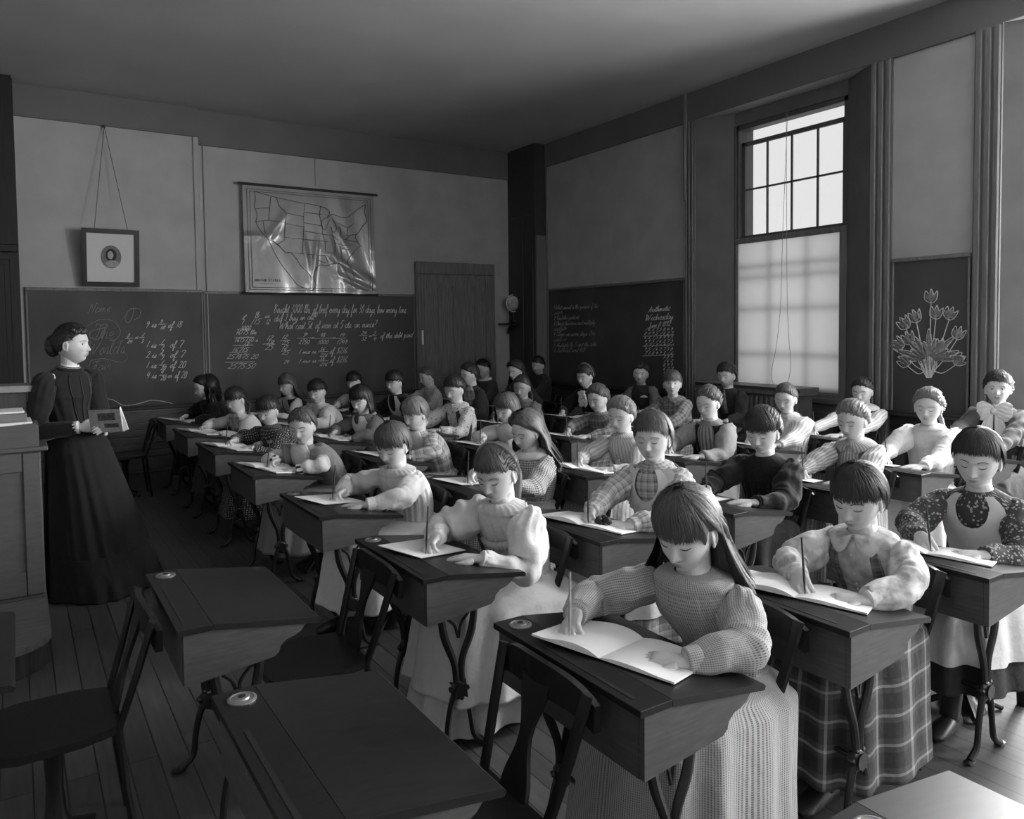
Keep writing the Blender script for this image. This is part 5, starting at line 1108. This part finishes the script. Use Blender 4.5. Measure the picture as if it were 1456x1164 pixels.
    if 'q' in ex:
        for g_, S_, E_ in ((-1, SR, ER), (1, SL, EL)):
            P, UV = sweep(catm([S_+[0, -g_*.03, .01], S_, S_*.55+E_*.45], 12), [.045*kb, .074*kb, .078*kb], 30, (0, 0, 1)); P = folds(P, .005, sd, 40, 40); b = MB(); b.grid(P, UV, True, True, True); b.obj('cap_sleeve', m, r, auto=False)
    if 'v' in ex:
        vm = CL['K']
        F.band('vest_front', vm, lambda t: -1.75, lambda t: -.42-.1*t, .0, .93, .011, n=26, mm=20); F.band('vest_front', vm, lambda t: .42+.1*t, lambda t: 1.75, .0, .93, .011, n=26, mm=20); F.band('vest_back', vm, 1.7, 2*PI-1.7, .0, .95, .011, n=26, mm=24)
        if q.get('strapm'): F.band('blouse_front', CL[q['strapm']], -.42, .42, .0, .93, .006)
    if 'w' in ex: F.bow(W_, .90, 1.5)
    if 'o' in ex: F.bow(CL['BP'], .90, 1.2)
    if 'j' in ex:
        b = MB()
        for a in range(16): t_ = .92-.012*a; b.ell(F.tp(np.array(.25*math.sin(a*2.4)), np.array(t_), .02), (.014, .035, .018), rotm(0, 0, math.sin(a*1.9)), 6, 9)
        b.obj('jabot', W_, r)
    if 'l' in ex: F.collar(W_, .03, 0, .01, ruffle=.004)
    if 't' in ex: F.band('necktie', CL['DPS' if j == 3 else 'K'], lambda t: -.10-.12*(1-t), lambda t: .10+.12*(1-t), .55, .97, .014, mm=10)
    if 'p' in ex:
        b = MB(); c = F.tp(np.array(.05), np.array(.60), .02)
        for a in range(14): b.ell(c+np.array([.008, .03*math.cos(a*2.4)*(a/14)**.5, .03*math.sin(a*2.4)*(a/14)**.5]), (.007, .008, .008), None, 6, 8)
        b.obj('flower_spray', W_, r)
    if near and q['body'] in ('W', 'FL', 'ST', 'K') :   # placket and buttons
        for a in range(6): b = MB(); b.ell(F.tp(np.array(0.), np.array(.2+.13*a), .004), (.003, .0055, .0055), None, 6, 8); b.obj('button', W_ if q['body'] != 'K' else M['ink'], r)
    if j <= 1 or (j, i) == (2, 0):
        for g_ in (-1, 1):
            b = MB(); b.tube(catm([(.36, g_*.07, .22), (.375, g_*.07, .10), (.38, g_*.07, .05)], 8), [.042, .036, .038], 14, up=(1, 0, 0))
            P, UV = sweep(catm([(.335, g_*.07, .035), (.38, g_*.07, .04), (.45, g_*.075, .032), (.505, g_*.08, .02), (.525, g_*.08, .015)], 14), [(.028, .034), (.034, .04), (.038, .030), (.034, .019), (.014, .010)], 16, (0, 0, 1)); b.grid(P, UV, True, True, True); b.obj('boot', M['boot'], r)
    # pen resting between the fingers
    gR = gR+fR*.018; tipw = loc+np.array([-gR[0], -gR[1], 0]); tipw[2] = lz(tipw)+.006; gw = np.array([loc[0]-gR[0], loc[1]-gR[1], gR[2]]); 
    top = tipw+nrm(np.array([.030, .035, .16]))*.185
    if j < 5:
        b = MB(); b.tube([tipw-tipw, (top-tipw)*.12, (top-tipw)*.3, top-tipw], [.0008, .0028, .0042, .0030], 8)
        o = b.obj('dip_pen', M['ink'] if (j, i) != (0, 0) else mat('pale_pen_holder', .3, .4)); o.location = tipw; tag(o, 'pen held by the schoolgirl '+short(q['desc']), 'pen', 'dip pens in the pupils\' hands')
    return Hw
def short(d): assert len(d.split()) <= 11, d; return d
def notebook(x, y, rz, openb=True, w=.215, h=.27, thick=.004, cover=False):
    b = MB(); n = 16
    for sd in ((-1, 1) if openb else (1,)):
        P = np.zeros((n, 5, 3)); P0 = P.copy()
        for k in range(n):
            u = k/(n-1)
            for l in range(5):
                xx = (l/4-.5)*h; yy = sd*u*w if openb else (u-.5)*w; zz = .002+((.014 if sd > 0 else .006)*math.sin(min(1, u*1.25)*PI)*(1-.35*u)+.004*math.sin(min(1., u*5)*PI/2) if openb else .001)
                P[k, l] = (xx+.0*u, yy, zz); P0[k, l] = (xx, yy, .0005)
        b.grid(P, flip=sd < 0); b.grid(P0, flip=sd > 0)
        e = np.array([P[-1], P0[-1]]); b.grid(e); 
        for l in (0, 4): b.grid(np.array([P[:, l], P0[:, l]]))
    return b
nb = [notebook(0, 0, 0, True), notebook(0, 0, 0, False, .23, .28)]
def place_paper(j, i, kind, dx, dy, rz, label, cat):
    x0, ym = DX(i), YR[j]+DW/2; b = nb[kind]
    if kind not in papers: papers[kind] = b.obj('open_notebook' if kind == 0 else 'paper_sheet', M['paper'], auto=False); o = papers[kind]
    else: o = papers[kind].copy(); C.objects.link(o)
    sl = math.atan(.151); o.rotation_mode = 'XYZ'
    Rm = Matrix.Rotation(sl, 4, 'Y') @ Matrix.Rotation(rz, 4, 'Z'); o.rotation_euler = Rm.to_euler(); o.location = (x0+dx, ym+dy, lidz(dx)+.0035+(.0 if dx > .15 else .003))
    tag(o, label, cat, 'writing paper on the desks')
papers = {}
for (j, i), q in SEATS.items():
    place_desk(DX(i), YR[j], 'desk of the schoolgirl '+short(q['desc']))
    seated(j, i, q)
    kind = 0 if (j, i) in ((0, 0), (0, 1), (0, 2), (1, 1), (2, 2), (3, 0), (4, 0), (4, 1), (5, 0)) else 1
    rz = .38+rnd.uniform(-.06, .06)
    dx, dy = (.205, -.01) if kind == 0 else (.175, .06)
    place_paper(j, i, kind, dx, dy, rz, ('open notebook' if kind == 0 else 'paper sheet')+' of the schoolgirl '+short(q['desc']), 'notebook' if kind == 0 else 'paper')
    # the chair she sits on stands just before the next desk
    place_chair(max(DX(i+1)-.055, DX(i)+.745), YR[j], 'chair of the schoolgirl '+short(q['desc']))
# empty places
for (x, y, l) in ((DX(-1), YR[0], 'empty desk in the foreground left of centre, lid filling the bottom edge'), (DX(-1), YR[1], 'empty desk beside the platform, behind the nearest empty desk'), (DX(-2)-.035, YR[1], 'empty desk cut by the left edge, below the platform'),
                  (DX(0), YR[0]-1.11, 'empty desk with pale reflecting lid in the bottom right corner'), (DX(5), YR[5], 'unused desk at the far end near the corner column')):
    place_desk(x, y, l)
for (x, y, l) in ((DX(0)-.055, YR[0], 'empty chair directly in front of the desk with the long-haired fringe girl'), (DX(0)-.055, YR[1], 'empty chair before the desk of the hair-banded girl in white'),
                  (DX(-1)-.055, YR[1], 'empty chair at far left foreground, facing the platform'), (DX(0)-.055, YR[6], 'empty chair by the wainscot in front of the bushy-haired girl'), (DX(0)-.055, YR[0]-1.11, 'empty chair before the bottom right corner desk')):
    place_chair(x, y, l)
# ink erasers / pen wipers on two desks
def blob(name, P, label, cat, r=.03):
    b = MB()
    for a in range(9): b.ell((.6*r*math.cos(a*.7), .6*r*math.sin(a*.7), r*.55+.012*math.sin(a*2)), (r*.5, r*.5, r*.55), None, 8, 10)
    o = b.obj(name, M['ink']); o.location = [float(v) for v in P]; tag(o, label, cat)
p_ = on_z(858, 752, .695); blob('pen_wiper', (p_[0], p_[1], lidz(p_[0]-DX(1))), 'round dark pen wiper beside the sheet of the ruffled-apron girl', 'pen wiper', .036)
p_ = on_z(549, 722, .695); blob('pen_wiper', (p_[0], p_[1], lidz(p_[0]-DX(0))), 'small dark pen wiper at the edge of the bowl-cut girl\'s desk', 'pen wiper', .026)
# ================================================================== TEACHER, HER DESK AND PLATFORM
def teacher():
    loc = np.array([.285, 5.36, 0]); Hw = on_y(103, 489, 5.33); yb = -.88
    F = Figure('person', 'standing teacher in long dark dress holding a book beside her desk', 'person', loc, yb)
    ca, sa = math.cos(-yb), math.sin(-yb)
    TL = lambda P: np.array([(P[0]-loc[0])*ca-(P[1]-loc[1])*sa, (P[0]-loc[0])*sa+(P[1]-loc[1])*ca, P[2]])
    Hc = TL(Hw); R = rotm(.38, .0); k = 1.02; N = Hc+np.array([-.03, 0, -.152]); 
    F.gz = -.003
    F.build_head(Hc, R, k, N, None, True, dict(open=True, nose=.92, neck=.042, fw=.94))
    F.torso((-.01, 0, 1.02), 1.0, bb=(.098, .10, .125, .112, .10, .09, .08, .068, .056, .047))
    Sx = N+np.array([-.012, 0, -.075]); SR, SL = Sx+np.array([0, -.16, 0]), Sx+np.array([0, .16, 0])
    HwR = on_y(133, 607, 5.14); Rl = TL(on_y(113, 607, 5.17)); Ll = TL(on_y(134, 612, 5.10))+np.array([0, .075, .005])
    HR = TL(on_y(165, 606, 5.06)); fR = nrm(HR-Rl)
    ER = ik(SR, Rl, .30, .25, (-.8, -.5, -.5)); EL = ik(SL, Ll, .29, .24, (-.6, .7, -.6)); b = F.body
    hand(b, Rl, fR, nrm(np.array([.2, -.9, .35])), 1.02, 'hold', -1); hand(b, Ll, nrm(np.array([.45, -.75, .15])), (.5, .5, .5), 1.0, 'hold', -1)
    for S_, E_, W_ in ((SR, ER, Rl), (SL, EL, Ll)): b.tube(catm([Sx, S_, E_, W_], 26), [.03, .036, .034, .034, .024], 14)
    F.finish_body(True); F.brows(True, 'D'); F.hair(dict(front='none', tail='bun', vol=.013, curly=1, bun=1.5), 'D', True, 3)
    m = CL['T']; F.bodice(m, 77, True, .0015)
    rad = [.04, .064, .066, .058, .054, .047, .035]; F.sleeve(m, SR, ER, Rl, rad, 5, True, .004); F.sleeve(m, SL, EL, Ll, rad, 6, True, .004)
    W_ = CL['W2']; d = nrm(Rl-ER); b = MB(); b.tube([Rl-d*.028, Rl-d*.006, Rl+d*.0], [.037, .039, .032], 20); b.obj('cuff', W_, F.root)
    F.collar(W_, .006, 0, .003, stand=.018); F.collar(m, .02, 0, .006, stand=.008)
    for a in (-.55, 0, .55): F.band('bodice_piping', M['ink'], lambda t, a=a: a*(.55+.45*t)-.022, lambda t, a=a: a*(.55+.45*t)+.022, .02, .93, .006, mm=5)
    F.skirt(m, [(1.06, -.01, .10, .122), (1.0, -.01, .125, .145), (.9, -.01, .15, .172), (.7, -.01, .18, .20), (.4, -.01, .225, .25), (.2, -.01, .255, .28), (.012, -.01, .28, .305)], 31, True, .013, shear=(.10, .115))
    F.skirt(m, [(.26, -.01, .246, .272), (.12, -.01, .266, .292), (.008, -.01, .281, .306)], 31, True, .013, name='skirt_flounce', off=.006, shear=(.10, .115))
    # the book she holds
    c0, c1, c2, c3 = (on_y(126, 586, 5.10), on_y(171, 584, 4.96), on_y(178, 610, 4.96), on_y(130, 612, 5.10))
    u = nrm(c1-c0); v = nrm(c0-c3); nn = nrm(np.cross(u, v)); w, h = np.linalg.norm(c1-c0), .135; O = c3+(c0-c3)*.5
    b = MB(); 
    def pl(bb, a0, a1, z0, z1, d0, d1):
        V = [O+u*a+v*z+nn*dd for dd in (d0, d1) for z in (z0, z1) for a in (a0, a1)]; bb.add(V, [(0, 2, 3, 1), (4, 5, 7, 6), (0, 1, 5, 4), (2, 6, 7, 3), (0, 4, 6, 2), (1, 3, 7, 5)])
    r = empty('book', (0, 0, 0), 0, 'thin illustrated book held open-side down by the teacher', 'book')
    pl(b, 0, w, -h/2, h/2, 0, .004); b.obj('front_cover', mat('book_cover', .30, .7, .2, noise=.2, nscale=40), r, smooth=False)
    b = MB(); pl(b, .004, w-.002, -h/2+.003, h/2-.003, -.012, 0); V = [O+u*w+v*(-h/2), O+u*(w+.028)+v*(-h/2+.01)-nn*.01, O+u*(w-.004)+v*(h/2+.012)-nn*.01, O+u*(w-.002)+v*h/2]; V2 = [p-nn*.004 for p in V]
    b.add(V+V2, [(0, 1, 2, 3), (7, 6, 5, 4), (0, 4, 5, 1), (1, 5, 6, 2), (2, 6, 7, 3), (3, 7, 4, 0)]); b.obj('pages', M['paper'], r, smooth=False)
    b = MB(); pl(b, w*.28, w*.82, h*.02, h*.34, .004, .0055); pl(b, w*.45, w*.9, -h*.3, -h*.12, .004, .005); b.obj('cover_print', mat('cover_print', .07, .7, .2, noise=.8, nscale=60), r, smooth=False)
teacher()
# platform with rounded corner
b = MB(); x1, y0 = .10, 4.12; out = [(-2.25, y0), (x1-.22, y0)]+[(x1-.22+.22*math.sin(a), y0+.22-.22*math.cos(a)) for a in np.linspace(.1, PI/2, 9)]+[(x1, 7.6), (-2.25, 7.6)]
r = empty('teacher_platform', (0, 0, 0), 0, 'low worn wooden platform with rounded corner under the teacher\'s desk', 'platform')
b.prism(out, 2, .115, .145); b.obj('platform_top', M['platform'], r, smooth=False)
b = MB(); b.prism([(x-.012 if x > -2 else x, y+.012 if y < 5 else y) for x, y in out], 2, 0, .115); b.obj('platform_riser', M['darkwood'], r, smooth=False)
# teacher's desk
r = empty('teacher_desk', (0, 0, 0), 0, 'tall panelled wooden teacher\'s desk standing on the platform at the left edge', 'desk')
yd = 4.90
X_ = on_y(60, 700, yd)[0]; zl = on_y(58, 637, yd)[2]; zu = on_y(55, 604, yd)[2]
b = MB(); b.box(-1.3, X_, yd, yd+.75, .145, zl-.01, .004); b.obj('desk_body', M['deskgrey'], r, smooth=False)
b = MB()
for q in ((-1.25, X_-.09, .17, .30), (-1.25, X_-.09, zl-.12, zl-.02), (X_-.085, X_-.005, .17, zl-.02), (-.62, -.5, .305, zl-.125)): b.box(q[0], q[1], yd-.014, yd+.002, q[2], q[3], .003)
b.obj('panel_frame', M['deskgrey'], r, smooth=False)
b = MB(); b.box(-1.32, X_+.035, yd-.03, yd+.78, zl-.012, zl+.012, .005); b.obj('desk_top', M['deskgrey'], r, smooth=False)
b = MB(); b.prism([(-1.3, zl+.012), (X_-.01, zl+.012), (X_-.015, zu+.01), (X_-.10, zu+.006), (X_-.2, zu-.0), (-.3, zu-.01), (-1.3, zu-.03)], 1, yd, yd+.02); b.box(X_-.025, X_-.005, yd+.02, yd+.7, zl, zu, .003); b.obj('gallery', M['deskgrey'], r, smooth=False)
def stack(name, px, z0, n, x0, x1, y0_, y1_, t, m, label, cat, grp=None):
    for k in range(n):
        b = MB(); b.box(0, x1-x0, 0, y1_-y0_, 0, t-.002, .002); o = b.obj(name, m, smooth=False); o.location = (x0+rnd.uniform(-.015, .005), y0_+rnd.uniform(0, .02), z0+k*t); o.rotation_euler = (0, 0, rnd.uniform(-.03, .03))
        tag(o, label if n == 1 else label % ('bottom', 'second from the bottom', 'middle', 'fourth', 'top')[k], cat, grp)
b = MB(); b.box(-1.2, X_-.03, yd+.03, yd+.6, zl+.012, zu-.0, .004); tag(b.obj('papers_box', M['deskgrey'], smooth=False), 'wooden tray of papers on the teacher\'s desk', 'tray')
z = zu
stack('paper_stack', 0, z, 1, -.55, X_-.03, yd+.02, yd+.3, .018, M['paper'], 'flat white papers lying lowest on the teacher\'s desk', 'paper')
stack('ledger', 0, z+.018, 1, -.5, X_-.06, yd+.05, yd+.33, .045, mat('ledger_cloth', .16, .7), 'grey ledger lying on the papers on the teacher\'s desk', 'book')
stack('ledger', 0, z+.063, 1, -.5, X_-.06, yd+.06, yd+.33, .012, M['paper'], 'thin white pamphlet topping the low pile on the teacher\'s desk', 'pamphlet')
stack('chalk_box', 0, z+.075, 1, -.30, X_-.22, yd+.10, yd+.18, .045, mat('white_box', .6, .7), 'small white box on the pile on the teacher\'s desk', 'box')
b = MB(); b.box(-1.1, X_-.05, yd+.34, yd+.62, z+.0, z+.16, .004); tag(b.obj('pigeonhole_rack', M['darkwood'], smooth=False), 'dark rack at the back of the teacher\'s desk', 'rack')
b = MB(); b.box(-1.1, X_-.02, yd+.32, yd+.64, z+.162, z+.20, .004); tag(b.obj('portfolio', mat('portfolio_board', .22, .6), smooth=False), 'wide pale portfolio lying across the dark rack', 'portfolio')
# ================================================================== LIGHT
def area(name, loc, rot, sx, sy, e):
    l = bpy.data.lights.new(name, 'AREA'); l.shape = 'RECTANGLE'; l.size = sx; l.size_y = sy; l.energy = e; o = bpy.data.objects.new(name, l); C.objects.link(o); o.location = loc; o.rotation_euler = rot
K_ = 5.0
for a, c in BAYS[1:]: area('daylight', (X1+.42, (a+c)/2, 2.3), (0, PI/2, 0), 2.8, 1.3, 85*K_)
for x in (1.9, 4.6): area('daylight', (x, YB-.05, 2.2), (PI/2, 0, PI), 1.3, 2.6, 620*K_)
w = bpy.data.worlds.new('sky'); bpy.context.scene.world = w; w.use_nodes = True; bg = w.node_tree.nodes['Background']; bg.inputs[0].default_value = (.8, .8, .8, 1); bg.inputs[1].default_value = .72
# ================================================================== CAMERA
cd = bpy.data.cameras.new('camera'); cam = bpy.data.objects.new('camera', cd); C.objects.link(cam)
r_, d_, f_ = AX; Mx = Matrix([[r_[0], -d_[0], -f_[0], 0], [r_[1], -d_[1], -f_[1], 0], [r_[2], -d_[2], -f_[2], CAMH], [0, 0, 0, 1]]); cam.matrix_world = Mx
cd.sensor_width = 36; cd.sensor_fit = 'HORIZONTAL'; cd.lens = 36*FPX/1456; cd.shift_y = -(582-CYP)/1456; cd.clip_start = .05; cd.clip_end = 100
sc = bpy.context.scene; sc.camera = cam
sc.view_settings.view_transform = 'Standard'; sc.view_settings.look = 'None'; sc.view_settings.exposure = 0.60; sc.view_settings.gamma = 1; sc.view_settings.use_curve_mapping = False
